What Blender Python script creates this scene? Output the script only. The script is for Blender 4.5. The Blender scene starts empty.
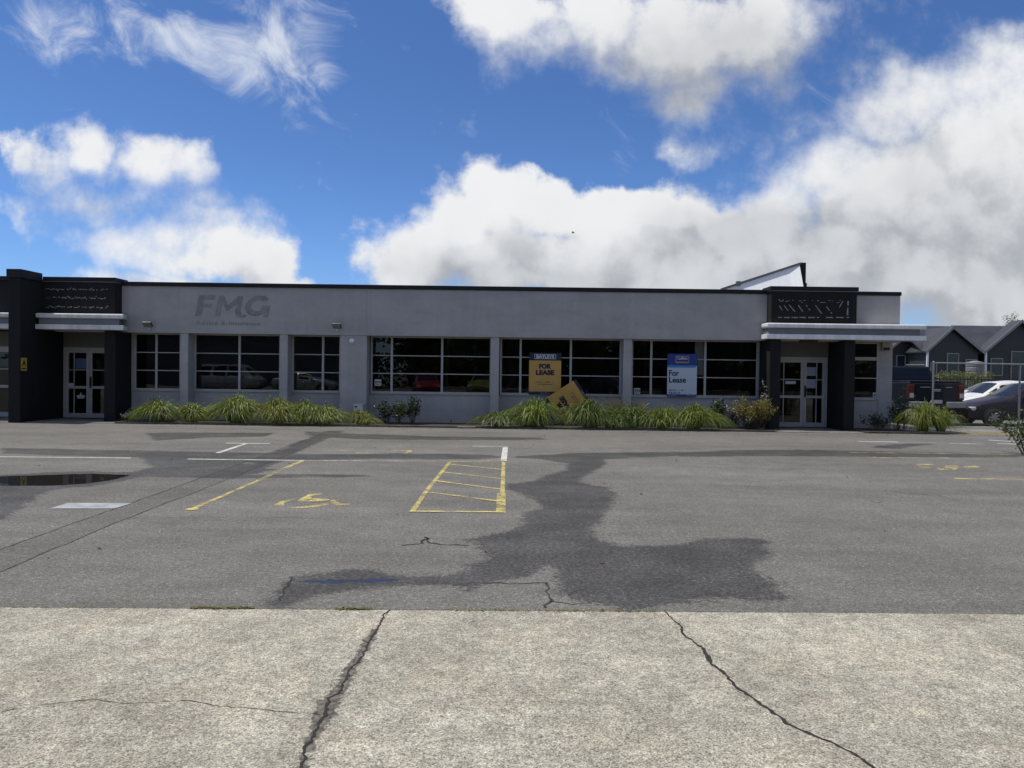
import bpy, bmesh, math, random
import numpy as np
from mathutils import Vector, Matrix

random.seed(7)
RNG = np.random.default_rng(7)
sc = bpy.context.scene
COL = sc.collection
R = math.radians

# ------------------------------------------------------------------ camera
F, PITCH, ROLL = 770.0, 12 / 770.0, 0.013
EYE = Vector((0, 0, 1.6))
cam = bpy.data.cameras.new('camera')
cam.sensor_width = 36
cam.lens = F / 1024 * 36
cam.clip_start, cam.clip_end = 0.05, 3000
camo = bpy.data.objects.new('camera', cam)
COL.objects.link(camo)
camo.location = EYE
RM = (Matrix.Rotation(math.pi / 2 - PITCH, 3, 'X') @ Matrix.Rotation(ROLL, 3, 'Z'))
camo.rotation_euler = RM.to_euler()
sc.camera = camo


def ray(u, v):
    return RM @ Vector(((u - 512) / F, -(v - 384) / F, -1))


def G(u, v, z=0.0):
    """survey point on the ground (x, y) seen at a spot of the photo"""
    d = ray(u, v)
    t = (z - EYE.z) / d.z
    return (d.x * t, d.y * t)


def W(u, v, Y):
    """survey point (x, z) on a vertical plane parallel to the facade"""
    d = ray(u, v)
    t = Y / d.y
    return (d.x * t, EYE.z + d.z * t)


# ------------------------------------------------------------------ mesh helpers
class MB:
    def __init__(s):
        s.v, s.f, s.smooth = [], [], False

    def box(s, x0, x1, y0, y1, z0, z1, M=None):
        b = len(s.v)
        pts = [(x, y, z) for z in (z0, z1) for y in (y0, y1) for x in (x0, x1)]
        if M is not None:
            pts = [tuple(M @ Vector(p)) for p in pts]
        s.v += pts
        for q in ((0, 2, 3, 1), (4, 5, 7, 6), (0, 1, 5, 4), (2, 6, 7, 3), (0, 4, 6, 2), (1, 3, 7, 5)):
            s.f.append(tuple(b + i for i in q))
        return s

    def poly(s, pts):
        b = len(s.v)
        s.v += [tuple(p) for p in pts]
        s.f.append(tuple(range(b, b + len(pts))))
        return s

    def prism(s, pts, d):
        """polygon (3d points) extruded by vector d"""
        b = len(s.v)
        n = len(pts)
        d = Vector(d)
        s.v += [tuple(p) for p in pts] + [tuple(Vector(p) + d) for p in pts]
        s.f.append(tuple(range(b, b + n)))
        s.f.append(tuple(range(b + 2 * n - 1, b + n - 1, -1)))
        for i in range(n):
            j = (i + 1) % n
            s.f.append((b + j, b + i, b + n + i, b + n + j))
        return s

    def tube(s, pts, r, n=8, cap=True):
        b = len(s.v)
        pts = [Vector(p) for p in pts]
        rs = r if isinstance(r, (list, tuple)) else [r] * len(pts)
        for i, p in enumerate(pts):
            t = (pts[min(i + 1, len(pts) - 1)] - pts[max(i - 1, 0)]).normalized()
            a = t.orthogonal().normalized() if abs(t.z) > .9 else t.cross(Vector((0, 0, 1))).normalized()
            c = t.cross(a)
            for k in range(n):
                w = 2 * math.pi * k / n
                s.v.append(tuple(p + (a * math.cos(w) + c * math.sin(w)) * rs[i]))
        for i in range(len(pts) - 1):
            for k in range(n):
                k2 = (k + 1) % n
                s.f.append((b + i * n + k, b + i * n + k2, b + (i + 1) * n + k2, b + (i + 1) * n + k))
        if cap:
            s.f.append(tuple(b + k for k in range(n - 1, -1, -1)))
            e = b + (len(pts) - 1) * n
            s.f.append(tuple(e + k for k in range(n)))
        return s

    def build(s, name, mat, parent=None, smooth=False, bevel=0, fix=True):
        me = bpy.data.meshes.new(name)
        me.from_pydata(s.v, [], s.f)
        if fix:
            bm = bmesh.new()
            bm.from_mesh(me)
            bmesh.ops.recalc_face_normals(bm, faces=bm.faces)
            bm.to_mesh(me)
            bm.free()
        return link(name, me, mat, parent, smooth, bevel)


def link(name, me, mat, parent=None, smooth=False, bevel=0):
    for m in (mat if isinstance(mat, (list, tuple)) else [mat]):
        me.materials.append(m)
    o = bpy.data.objects.new(name, me)
    COL.objects.link(o)
    if parent is not None:
        o.parent = parent
    if smooth:
        for p in me.polygons:
            p.use_smooth = True
    if bevel:
        b = o.modifiers.new('bevel', 'BEVEL')
        b.width, b.segments, b.limit_method = bevel, 2, 'ANGLE'
    return o


def tag(o, label=None, cat=None, group=None, kind=None):
    if label: o['label'] = label
    if cat: o['category'] = cat
    if group: o['group'] = group
    if kind: o['kind'] = kind
    return o


def thing(name, label, cat, loc=(0, 0, 0), rz=0, group=None):
    o = bpy.data.objects.new(name, None)
    o.empty_display_size = .2
    COL.objects.link(o)
    o.location = loc
    o.rotation_euler = (0, 0, rz)
    return tag(o, label, cat, group)


def text_mesh(s, size, M, name, mat, parent, extrude=.001, bold=0.0, shear=0.0, align='LEFT', width=None, spacing=1.0):
    cu = bpy.data.curves.new('lettering', 'FONT')
    cu.body, cu.size, cu.extrude, cu.offset, cu.shear = s, size, extrude, bold, shear
    cu.align_x = 'LEFT'
    cu.space_character = spacing
    cu.resolution_u = 4
    ob = bpy.data.objects.new('lettering_tmp', cu)
    COL.objects.link(ob)
    bpy.context.view_layer.update()
    dg = bpy.context.evaluated_depsgraph_get()
    me = bpy.data.meshes.new_from_object(ob.evaluated_get(dg))
    bpy.data.objects.remove(ob)
    xs = [v.co.x for v in me.vertices]
    x0, x1 = min(xs), max(xs)
    k = (width / (x1 - x0)) if width else 1
    off = {'LEFT': -x0 * k, 'CENTER': -(x0 + x1) / 2 * k}[align]
    for v in me.vertices:
        v.co.x = v.co.x * k + off
    me.transform(M)
    me.materials.clear()
    return link(name, me, mat, parent)


# ------------------------------------------------------------------ materials
class NT:
    def __init__(s, tree):
        s.t = tree
        s.N, s.L = tree.nodes, tree.links

    def n(s, typ, **kw):
        nd = s.N.new(typ)
        for k, val in kw.items():
            setattr(nd, k, val)
        return nd

    def put(s, sock, val):
        if isinstance(val, bpy.types.NodeSocket):
            s.L.new(val, sock)
        elif val is not None:
            if sock.type == 'RGBA' and len(val) == 3:
                val = (*val, 1)
            sock.default_value = val

    def math(s, op, a, b=None, c=None, clamp=False):
        nd = s.n('ShaderNodeMath', operation=op, use_clamp=clamp)
        for i, x in enumerate((a, b, c)):
            if x is not None: s.put(nd.inputs[i], x)
        return nd.outputs[0]

    def vmath(s, op, a, b=None, c=None):
        nd = s.n('ShaderNodeVectorMath', operation=op)
        for i, x in enumerate((a, b, c)):
            if x is not None: s.put(nd.inputs[i], x)
        return nd.outputs['Value' if op in ('LENGTH', 'DOT_PRODUCT', 'DISTANCE') else 'Vector']

    def step(s, x, lo, hi, a=0.0, b=1.0):
        nd = s.n('ShaderNodeMapRange', interpolation_type='SMOOTHSTEP')
        for i, val in enumerate((x, lo, hi, a, b)):
            s.put(nd.inputs[i], val)
        return nd.outputs[0]

    def noise(s, vec, scale, detail=4, rough=.55, dist=0, dim='3D'):
        nd = s.n('ShaderNodeTexNoise', noise_dimensions=dim)
        s.put(nd.inputs['Vector'], vec)
        for k, val in (('Scale', scale), ('Detail', detail), ('Roughness', rough), ('Distortion', dist)):
            s.put(nd.inputs[k], val)
        return nd

    def mix(s, fac, a, b, mode='MIX'):
        nd = s.n('ShaderNodeMix', data_type='RGBA', blend_type=mode)
        s.put(nd.inputs[0], fac)
        s.put(nd.inputs[6], a)
        s.put(nd.inputs[7], b)
        return nd.outputs[2]

    def bump(s, h, strength=.3, dist=.01, normal=None):
        nd = s.n('ShaderNodeBump')
        s.put(nd.inputs['Strength'], strength)
        s.put(nd.inputs['Distance'], dist)
        s.put(nd.inputs['Height'], h)
        if normal is not None: s.put(nd.inputs['Normal'], normal)
        return nd.outputs[0]

    def pos(s):
        return s.n('ShaderNodeNewGeometry').outputs['Position']

    def obj(s):
        return s.n('ShaderNodeTexCoord').outputs['Object']


def new_mat(name):
    m = bpy.data.materials.new(name)
    m.use_nodes = True
    t = NT(m.node_tree)
    t.N.clear()
    out = t.n('ShaderNodeOutputMaterial')
    return m, t, out


def principled(t, out, **kw):
    p = t.n('ShaderNodeBsdfPrincipled')
    for k, val in kw.items():
        t.put(p.inputs[k], val)
    t.L.new(p.outputs[0], out.inputs[0])
    return p


def scale3(t, vec, k):
    return t.vmath('MULTIPLY', vec, k)


def pmat(name, col, rough=.6, var=.12, scale=3, bump=0, bscale=60, metal=0, streak=0, coat=0, spec=.5):
    m, t, out = new_mat(name)
    p = t.obj()
    n1 = t.noise(p, scale, 5, .6).outputs[0]
    f = t.step(n1, .3, .7, 1 - var, 1 + var)
    if streak:
        ns = t.noise(scale3(t, p, (7, 7, .35)), 1.0, 4, .6).outputs[0]
        f = t.math('MULTIPLY', f, t.step(ns, .3, .7, 1 - streak, 1 + streak * .4))
    c = t.vmath('SCALE', col)
    c.node.inputs[0].default_value = col
    t.put(c.node.inputs['Scale'], f)
    kw = dict(Metallic=metal)
    kw['Base Color'] = c
    kw['Roughness'] = t.step(n1, .3, .7, max(0, rough - .08), min(1, rough + .08))
    kw['Specular IOR Level'] = spec
    if coat: kw['Coat Weight'] = coat
    if bump:
        kw['Normal'] = t.bump(t.noise(p, bscale, 4, .6).outputs[0], bump, .01)
    principled(t, out, **kw)
    return m


def glass_mat(name, tint, k=1.7, wob=.0):
    m, t, out = new_mat(name)
    fr = t.n('ShaderNodeFresnel')
    t.put(fr.inputs['IOR'], 1.5)
    tr = t.n('ShaderNodeBsdfTransparent')
    t.put(tr.inputs[0], tint)
    gl = t.n('ShaderNodeBsdfAnisotropic') if False else t.n('ShaderNodeBsdfGlossy')
    t.put(gl.inputs['Roughness'], .0)
    if wob:
        b = t.bump(t.noise(t.pos(), 1.3, 2, .5).outputs[0], wob, .02)
        t.L.new(b, gl.inputs['Normal'])
    mx = t.n('ShaderNodeMixShader')
    t.put(mx.inputs[0], t.math('MULTIPLY', fr.outputs[0], k, clamp=True))
    t.L.new(tr.outputs[0], mx.inputs[1])
    t.L.new(gl.outputs[0], mx.inputs[2])
    t.L.new(mx.outputs[0], out.inputs[0])
    return m


def leaf_mat(name, c1, c2, trans=.35, c3=None, rough=.45):
    m, t, out = new_mat(name)
    g = t.n('ShaderNodeNewGeometry')
    rnd = g.outputs['Random Per Island']
    c = t.mix(rnd, c1, c2)
    if c3:
        c = t.mix(t.step(t.math('FRACT', t.math('MULTIPLY', rnd, 7.31)), .89, .92), c, c3)
    p = t.n('ShaderNodeBsdfPrincipled')
    t.put(p.inputs['Base Color'], c)
    t.put(p.inputs['Roughness'], rough)
    tl = t.n('ShaderNodeBsdfTranslucent')
    t.put(tl.inputs[0], c)
    mx = t.n('ShaderNodeMixShader')
    t.put(mx.inputs[0], trans)
    t.L.new(p.outputs[0], mx.inputs[1])
    t.L.new(tl.outputs[0], mx.inputs[2])
    t.L.new(mx.outputs[0], out.inputs[0])
    return m


def asphalt_mat():
    m, t, out = new_mat('asphalt')
    p = t.pos()
    at = lambda n: t.n('ShaderNodeAttribute', attribute_name=n).outputs['Fac']
    wet_d, pud_d, crk_d, patch_d = at('wet'), at('puddle'), at('crack'), at('patch')
    fine = t.noise(p, 120, 3, .8).outputs[0]
    grit = t.n('ShaderNodeTexVoronoi')
    t.put(grit.inputs['Vector'], p)
    t.put(grit.inputs['Scale'], 105)
    gcol = t.n('ShaderNodeSeparateColor')
    t.L.new(grit.outputs['Color'], gcol.inputs[0])
    mid = t.noise(p, 2.2, 6, .65).outputs[0]
    big = t.noise(scale3(t, p, (.5, 1, 1)), .45, 5, .6).outputs[0]
    track = t.noise(scale3(t, p, (.12, 1.6, 1)), 1.1, 4, .6, .4).outputs[0]
    v = t.math('ADD', t.step(fine, .34, .66, .58, 1.36), t.step(gcol.outputs[0], .84, 1.0, 0, 1.0))
    v = t.math('MULTIPLY', v, t.step(gcol.outputs[1], 0, .35, .6, 1))
    grain = t.noise(p, 26, 5, .82).outputs[0]
    v = t.math('MULTIPLY', v, t.step(grain, .36, .64, .74, 1.24))
    v = t.math('MULTIPLY', v, t.step(mid, .25, .75, .88, 1.12))
    v = t.math('MULTIPLY', v, t.step(big, .3, .7, .84, 1.1))
    v = t.math('MULTIPLY', v, t.step(track, .3, .7, .9, 1.06))
    base = t.mix(t.noise(p, .9, 4, .6).outputs[0], (.140, .1365, .127), (.166, .158, .141))
    v = t.math('MULTIPLY', v, t.step(patch_d, -.03, .03, .86, 1))
    c = t.vmath('SCALE', base)
    t.L.new(base, c.node.inputs[0])
    t.put(c.node.inputs['Scale'], v)
    # damp areas: a signed distance from the edge, broken up by noise
    edge = t.math('SUBTRACT', t.noise(scale3(t, p, (.6, 1, 1)), 2.4, 9, .74).outputs[0], .5)
    wn = t.math('ADD', wet_d, t.math('MULTIPLY', edge, .62))
    wet = t.step(t.math('ADD', wn, t.math('MULTIPLY', t.math('SUBTRACT', grain, .5), .30)), -.05, .07, 1, 0)
    pud = t.step(t.math('ADD', pud_d, t.math('MULTIPLY', edge, .3)), -.03, .03, 1, 0)
    wvar = t.step(t.noise(p, 1.1, 5, .6).outputs[0], .3, .7, .33, .50)
    c2 = t.vmath('SCALE', c)
    t.L.new(c, c2.node.inputs[0])
    wg = t.math('MULTIPLY', wvar, t.step(grain, .40, .62, .68, 1.25))
    t.put(c2.node.inputs['Scale'], t.math('SUBTRACT', 1, t.math('MULTIPLY', wet, t.math('SUBTRACT', 1, wg))))
    c3 = t.mix(pud, c2, (.022, .021, .02))
    cn = t.math('ADD', crk_d, t.math('MULTIPLY', t.math('SUBTRACT', t.noise(p, 14, 4, .7).outputs[0], .5), .045))
    crk = t.step(cn, -.006, .008, 1, 0)
    c4 = t.mix(crk, c3, (.028, .026, .023))
    rough = t.math('MULTIPLY', t.math('SUBTRACT', .88, t.math('MULTIPLY', wet, .22)), t.math('SUBTRACT', 1, t.math('MULTIPLY', pud, .985)))
    h = t.math('ADD', t.math('MULTIPLY', fine, .7), t.math('MULTIPLY', gcol.outputs[2], .3))
    h = t.math('SUBTRACT', h, t.math('MULTIPLY', crk, 1.2))
    bs = t.math('MULTIPLY', t.math('SUBTRACT', .55, t.math('MULTIPLY', wet, .15)), t.math('SUBTRACT', 1, pud))
    nrm = t.bump(h, bs, .008)
    principled(t, out, **{'Base Color': c4, 'Roughness': rough, 'Normal': nrm, 'Specular IOR Level': .4})
    return m


def concrete_mat(name='concrete', base=(.44, .422, .345), attr=True):
    m, t, out = new_mat(name)
    p = t.pos()
    fine = t.noise(p, 105, 4, .85).outputs[0]
    vo = t.n('ShaderNodeTexVoronoi')
    t.put(vo.inputs['Vector'], p)
    t.put(vo.inputs['Scale'], 125)
    s3 = t.n('ShaderNodeSeparateColor')
    t.L.new(vo.outputs['Color'], s3.inputs[0])
    mid = t.noise(p, 7, 7, .72).outputs[0]
    big = t.noise(scale3(t, p, (1, .7, 1)), 1.5, 7, .62, .5).outputs[0]
    wear = t.step(t.math('ADD', big, t.math('MULTIPLY', t.math('SUBTRACT', mid, .5), 1.1)), .32, .70)
    c = t.mix(wear, tuple(k * q for k, q in zip(base, (.80, .80, .81))), tuple(k * 1.03 for k in base))
    coarse = t.noise(p, 42, 3, .7).outputs[0]
    v = t.math('MULTIPLY', t.step(fine, .37, .63, .44, 1.42), t.step(s3.outputs[0], 0, .3, .5, 1))
    v = t.math('MULTIPLY', v, t.step(coarse, .34, .66, .76, 1.18))
    v = t.math('ADD', v, t.step(s3.outputs[1], .9, 1, 0, .35))
    v = t.math('MULTIPLY', v, t.step(mid, .25, .75, .90, 1.1))
    c2 = t.vmath('SCALE', c)
    t.L.new(c, c2.node.inputs[0])
    t.put(c2.node.inputs['Scale'], v)
    h = t.math('ADD', t.math('MULTIPLY', fine, .6), t.math('MULTIPLY', mid, .6))
    stain = t.noise(scale3(t, p, (1, .8, 1)), .8, 6, .62, .8).outputs[0]
    hue = t.mix(t.step(t.noise(p, 1.7, 4, .6).outputs[0], .45, .65), (1, 1, 1), (1.03, .985, .965))
    c3_ = t.mix(1.0, c2, hue, 'MULTIPLY')
    c4_ = t.vmath('SCALE', c3_)
    t.L.new(c3_, c4_.node.inputs[0])
    t.put(c4_.node.inputs['Scale'], t.step(stain, .32, .62, .80, 1.03))
    cc = c4_
    if attr:
        crk_d = t.n('ShaderNodeAttribute', attribute_name='crack').outputs['Fac']
        chip_d = t.n('ShaderNodeAttribute', attribute_name='chip').outputs['Fac']
        nn = t.math('SUBTRACT', t.noise(p, 16, 6, .75).outputs[0], .5)
        crk = t.step(t.math('ADD', crk_d, t.math('MULTIPLY', nn, .018)), -.003, .004, 1, 0)
        chip = t.step(t.math('ADD', chip_d, t.math('MULTIPLY', nn, .13)), -.006, .006, 1, 0)
        fill = t.mix(t.step(t.noise(p, 30, 4, .7).outputs[0], .35, .65), (.06, .056, .05), (.19, .175, .15))
        cc = t.mix(chip, cc, fill)
        cc = t.mix(crk, cc, (.02, .019, .017))
        h = t.math('SUBTRACT', h, t.math('MULTIPLY', t.math('MAXIMUM', crk, chip), 1.6))
    principled(t, out, **{'Base Color': cc, 'Roughness': .9, 'Normal': t.bump(h, .6, .008), 'Specular IOR Level': .3})
    return m


def paint_mat(name, col, keep=.5, sharp=.06):
    """road paint worn through to the asphalt"""
    m, t, out = new_mat(name)
    p = t.pos()
    n = t.math('ADD', t.math('MULTIPLY', t.noise(p, 2.6, 6, .75).outputs[0], .5), t.math('MULTIPLY', t.noise(p, 45, 5, .85).outputs[0], .5))
    f = t.step(n, keep - sharp, keep + sharp, .08, .9)
    b = t.n('ShaderNodeBsdfPrincipled')
    c = t.mix(t.noise(p, 60, 3, .7).outputs[0], tuple(k * .7 for k in col), tuple(min(1, k * 1.2) for k in col))
    t.L.new(c, b.inputs['Base Color'])
    t.put(b.inputs['Roughness'], .75)
    tr = t.n('ShaderNodeBsdfTransparent')
    mx = t.n('ShaderNodeMixShader')
    t.L.new(f, mx.inputs[0])
    t.L.new(tr.outputs[0], mx.inputs[1])
    t.L.new(b.outputs[0], mx.inputs[2])
    t.L.new(mx.outputs[0], out.inputs[0])
    return m


def wall_mat():
    """grey painted render with faint patches and rain streaks"""
    m, t, out = new_mat('grey_render')
    p = t.obj()
    n1 = t.noise(scale3(t, p, (.5, 1, 1.2)), 1.6, 6, .6, .3).outputs[0]
    ns = t.noise(scale3(t, p, (5, 5, .3)), 1.0, 4, .6).outputs[0]
    n3 = t.noise(p, 9, 5, .6).outputs[0]
    f = t.math('MULTIPLY', t.step(n1, .3, .7, .90, 1.05), t.step(ns, .3, .72, .95, 1.02))
    f = t.math('MULTIPLY', f, t.step(n3, .3, .7, .97, 1.03))
    c = t.vmath('SCALE', (.385, .372, .362))
    c.node.inputs[0].default_value = (.385, .372, .362)
    t.put(c.node.inputs['Scale'], f)
    principled(t, out, **{'Base Color': c, 'Roughness': .7, 'Normal': t.bump(t.noise(p, 55, 4, .6).outputs[0], .12, .006)})
    return m


M = {}
M['wall'] = wall_mat()
M['ghost'] = pmat('faded_lettering', (.252, .244, .24), .75, .2, 7)
M['dark'] = pmat('charcoal_paint', (.013, .0128, .013), .8, .15, 1.5, .08, 50, streak=.2, spec=.3)
M['cap'] = pmat('black_flashing', (.006, .006, .007), .75, .15, 2)
M['flash'] = pmat('grey_flashing', (.34, .345, .35), .5, .1, 3)
M['band'] = pmat('pale_grey_paint', (.66, .65, .635), .5, .12, 2, streak=.15)
M['band_white'] = pmat('white_canopy_paint', (.80, .79, .775), .45, .08, 2, streak=.12)
M['bandmid'] = pmat('mid_grey_paint', (.17, .172, .18), .6, .12, 2)
M['headpanel'] = pmat('warm_grey_panel', (.12, .117, .11), .7, .1, 2)
M['frame'] = pmat('aluminium_joinery', (.40, .395, .385), .4, .06, 5)
M['glass'] = glass_mat('window_glass', (.5, .53, .52, 1), 1.55, .03)
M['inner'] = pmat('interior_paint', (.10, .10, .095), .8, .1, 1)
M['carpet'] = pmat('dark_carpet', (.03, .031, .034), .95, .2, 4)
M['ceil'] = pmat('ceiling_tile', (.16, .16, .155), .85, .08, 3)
M['steel'] = pmat('galvanised_steel', (.30, .31, .31), .5, .15, 12, metal=.5)
M['zinc'] = pmat('weathered_zinc_wire', (.13, .13, .13), .7, .1, 12)
M['roof'] = pmat('roof_iron', (.16, .165, .17), .5, .1, 1)
M['white'] = pmat('white_paint', (.74, .74, .73), .45, .05, 4)
M['black'] = pmat('black_plastic', (.012, .012, .013), .5, .2, 8)
M['soil'] = pmat('bed_soil', (.055, .043, .032), .95, .4, 14, .6, 40)
M['timber'] = pmat('weathered_timber', (.10, .088, .072), .85, .35, 9, .3, 40)
M['kerb'] = concrete_mat('threshold_concrete', (.26, .25, .23), False)
M['asphalt'] = asphalt_mat()
M['concrete'] = concrete_mat()
M['yellow'] = paint_mat('yellow_road_paint', (.64, .54, .18), .495, .075)
M['yellow_worn'] = paint_mat('worn_yellow_road_paint', (.60, .51, .19), .51, .07)
M['yellow_faint'] = paint_mat('faint_yellow_road_paint', (.5, .42, .16), .55, .07)
M['whitep'] = paint_mat('white_road_paint', (.66, .65, .61), .45, .07)
M['white_faint'] = paint_mat('worn_white_road_paint', (.6, .59, .55), .515, .07)
M['moss'] = leaf_mat('moss', (.10, .11, .015), (.16, .14, .03), .1)
M['dryleaf'] = leaf_mat('dry_leaf', (.10, .055, .025), (.16, .10, .05), .1)

# translucent rooflight sheet: white polycarbonate, bright because the sheet is leaned towards the sun
m, t, out = new_mat('opal_sheet')
pb = t.n('ShaderNodeBsdfPrincipled')
rib = t.step(t.math('FRACT', t.math('MULTIPLY', t.vmath('DOT_PRODUCT', t.pos(), (3.3, 0, 0)), 1)), .0, .12, .9, 1)
cc = t.vmath('SCALE', (.86, .87, .87))
cc.node.inputs[0].default_value = (.86, .87, .87)
t.put(cc.node.inputs['Scale'], rib)
t.L.new(cc, pb.inputs['Base Color'])
tl = t.n('ShaderNodeBsdfTranslucent')
t.put(tl.inputs[0], (.92, .93, .93, 1))
mx = t.n('ShaderNodeMixShader')
t.put(mx.inputs[0], .12)
t.L.new(pb.outputs[0], mx.inputs[1])
t.L.new(tl.outputs[0], mx.inputs[2])
t.L.new(mx.outputs[0], out.inputs[0])
M['opal'] = m

# ------------------------------------------------------------------ sky, clouds, sun
SUN_EL, SUN_AZ = R(67), R(-84)
world = bpy.data.worlds.new('World')
sc.world = world
world.use_nodes = True
t = NT(world.node_tree)
t.N.clear()
wout = t.n('ShaderNodeOutputWorld')
sky = t.n('ShaderNodeTexSky', sky_type='NISHITA')
sky.sun_disc = False
sky.sun_elevation = SUN_EL
sky.sun_rotation = SUN_AZ
sky.altitude = 50
sky.air_density, sky.dust_density, sky.ozone_density = 1.0, .35, 2.2


def pc(u, v):
    d = ray(u, v)
    return (d.x / d.y, d.z / d.y)


BLOBS = [  # u, v, ru, rv, weight
    (38, 178, 54, 38, .82), (96, 150, 48, 32, .88), (152, 158, 56, 32, .9), (182, 172, 34, 26, .8), (70, 205, 62, 28, .66), (8, 215, 30, 24, .6), (205, 202, 34, 20, .55),
    (212, 248, 66, 38, 1.1), (160, 250, 62, 30, 1.0), (262, 268, 56, 30, 1.0), (115, 238, 52, 22, .75), (150, 280, 80, 18, .8), (296, 282, 34, 16, .8),
    (425, 264, 58, 46, 1.1), (452, 222, 56, 48, 1.1), (490, 205, 58, 42, 1.1), (545, 212, 66, 44, 1.1), (602, 216, 66, 42, 1.1), (652, 216, 56, 38, 1.1), (697, 226, 42, 40, 1.05), (570, 266, 210, 44, 1.2),
    (745, 245, 60, 50, 1.1), (800, 225, 74, 58, 1.1), (842, 168, 62, 58, 1.05), (882, 112, 52, 50, 1.05), (925, 100, 56, 48, 1.05), (980, 112, 66, 62, 1.1), (905, 195, 115, 80, 1.2), (1005, 195, 90, 100, 1.2), (880, 268, 180, 62, 1.25),
    (1012, 58, 42, 34, .8), (990, 290, 110, 56, 1.2), (690, 285, 160, 24, 1.1), (800, 120, 34, 20, .45), (702, 152, 50, 22, .42),
    (520, 6, 76, 34, .95), (590, 22, 84, 46, 1.05), (662, 44, 92, 60, 1.15), (724, 42, 86, 52, 1.1), (782, 14, 62, 48, 1.05), (692, 96, 54, 26, .75), (470, 0, 40, 22, .7), (620, 74, 50, 30, .7),
    (1110, 130, 110, 120, 1.1), (1150, 270, 140, 90, 1.2), (-90, 200, 80, 50, .9), (-160, 275, 140, 40, 1.0),
]
WISPS = [(40, 25, 60, 46, 1.0), (130, 28, 80, 40, 1.0), (235, 28, 70, 46, 1.0), (290, 55, 54, 54, .95), (318, 84, 36, 34, .6), (240, 82, 60, 28, .5), (352, 4, 30, 12, .6), (630, 140, 30, 26, .4), (790, 95, 60, 40, .35), (930, 30, 70, 26, .45)]
GREYS = [(620, 275, 180, 30, .85), (745, 55, 120, 52, 1.0), (660, 90, 90, 36, .75), (610, 60, 60, 30, .35), (930, 295, 230, 60, 1.15), (790, 262, 120, 46, .85), (965, 170, 110, 40, .62), (460, 280, 90, 24, .65), (1010, 230, 90, 40, .62), (250, 282, 110, 20, .5), (70, 208, 70, 24, .55), (850, 225, 90, 26, .5), (900, 120, 60, 24, .25), (690, 240, 70, 24, .35), (20, 180, 40, 30, .3)]

SOFTS = [(680, 70, 170, 60, 1.0), (560, 40, 60, 40, .6), (830, 120, 90, 110, .8), (960, 60, 110, 60, .9), (60, 205, 90, 40, .8), (205, 200, 60, 30, .9), (130, 240, 50, 30, .6), (900, 300, 240, 40, .6)]


def field(q, Pw, blobs, smooth=True):
    acc = None
    for (u, v, ru, rv, wt) in blobs:
        a, b = pc(u, v)
        ia, ib = F / ru, F / rv
        dv = q.vmath('MULTIPLY_ADD', Pw, (ia, ib, 0), (-a * ia, -b * ib, 0))
        e = q.math('MULTIPLY', q.math('EXPONENT', q.math('MULTIPLY', q.vmath('DOT_PRODUCT', dv, dv), -1.0)), wt)
        acc = e if acc is None else (q.math('SMOOTH_MAX', acc, e, .16) if smooth else q.math('ADD', acc, e))
    return acc


gB = bpy.data.node_groups.new('cumulus_field', 'ShaderNodeTree')
gB.interface.new_socket('P', in_out='INPUT', socket_type='NodeSocketVector')
gB.interface.new_socket('D', in_out='OUTPUT', socket_type='NodeSocketFloat')
_q = NT(gB)
_gi, _go = _q.n('NodeGroupInput'), _q.n('NodeGroupOutput')
_q.L.new(field(_q, _gi.outputs[0], BLOBS), _go.inputs[0])


def blobs_at(P):
    nd = t.n('ShaderNodeGroup')
    nd.node_tree = gB
    t.L.new(P, nd.inputs[0])
    return nd.outputs[0]


dirv = t.n('ShaderNodeTexCoord').outputs['Generated']
sep = t.n('ShaderNodeSeparateXYZ')
t.L.new(dirv, sep.inputs[0])
ay = t.math('MAXIMUM', t.math('ABSOLUTE', sep.outputs[1]), .05)
cmb = t.n('ShaderNodeCombineXYZ')
t.L.new(t.math('DIVIDE', sep.outputs[0], ay), cmb.inputs[0])
t.L.new(t.math('DIVIDE', sep.outputs[2], ay), cmb.inputs[1])
P = cmb.outputs[0]
half = (.5, .5, .5)
w1 = t.vmath('SUBTRACT', t.noise(P, 6.5, 3, .6, dim='2D').outputs['Color'], half)
wc = t.vmath('MULTIPLY', w1, (.115, .095, 0))
OFF = Vector((-.024, .058, 0))


def cum(P, oct_, w):
    b_ = blobs_at(t.vmath('ADD', P, wc))
    n_ = t.noise(P, 11, oct_, .62, dim='2D').outputs[0]
    return t.math('ADD', b_, t.math('MULTIPLY', t.math('SUBTRACT', n_, .5), w)), n_, b_


D0, n0, B0 = cum(P, 7, 1.25)
D1, n1, B1 = cum(t.vmath('ADD', P, tuple(OFF)), 2, .8)
soft = t.noise(P, 3.1, 1, .5, dim='2D').outputs[0]
softf = t.math('MINIMUM', t.math('ADD', field(t, t.vmath('ADD', P, wc), SOFTS, False), t.step(soft, .38, .66, 0, .35)), 1.0)
mask = t.step(D0, t.step(softf, 0, 1, .36, .12), t.step(softf, 0, 1, .66, 1.12))
lit = t.step(t.math('ADD', t.math('SUBTRACT', B0, B1), t.math('MULTIPLY', t.math('SUBTRACT', n0, n1), 1.0)), -.50, .42)
grey = t.math('MINIMUM', field(t, t.vmath('ADD', P, t.vmath('MULTIPLY', w1, (.16, .10, 0))), GREYS, False), 1.0)
bright = t.math('SUBTRACT', t.step(lit, 0, 1, .73, .99), t.math('MULTIPLY', grey, .43))
bright = t.math('ADD', bright, t.math('MULTIPLY', t.math('SUBTRACT', n0, .5), .30))
edge = t.step(D0, .3, 1.0, .05, 0)
bright = t.math('ADD', bright, edge)
bright = t.step(bright, -.15, 1.12, .06, 1.0)
ccol = t.mix(bright, (.19, .215, .255), (.90, .905, .91))
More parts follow.
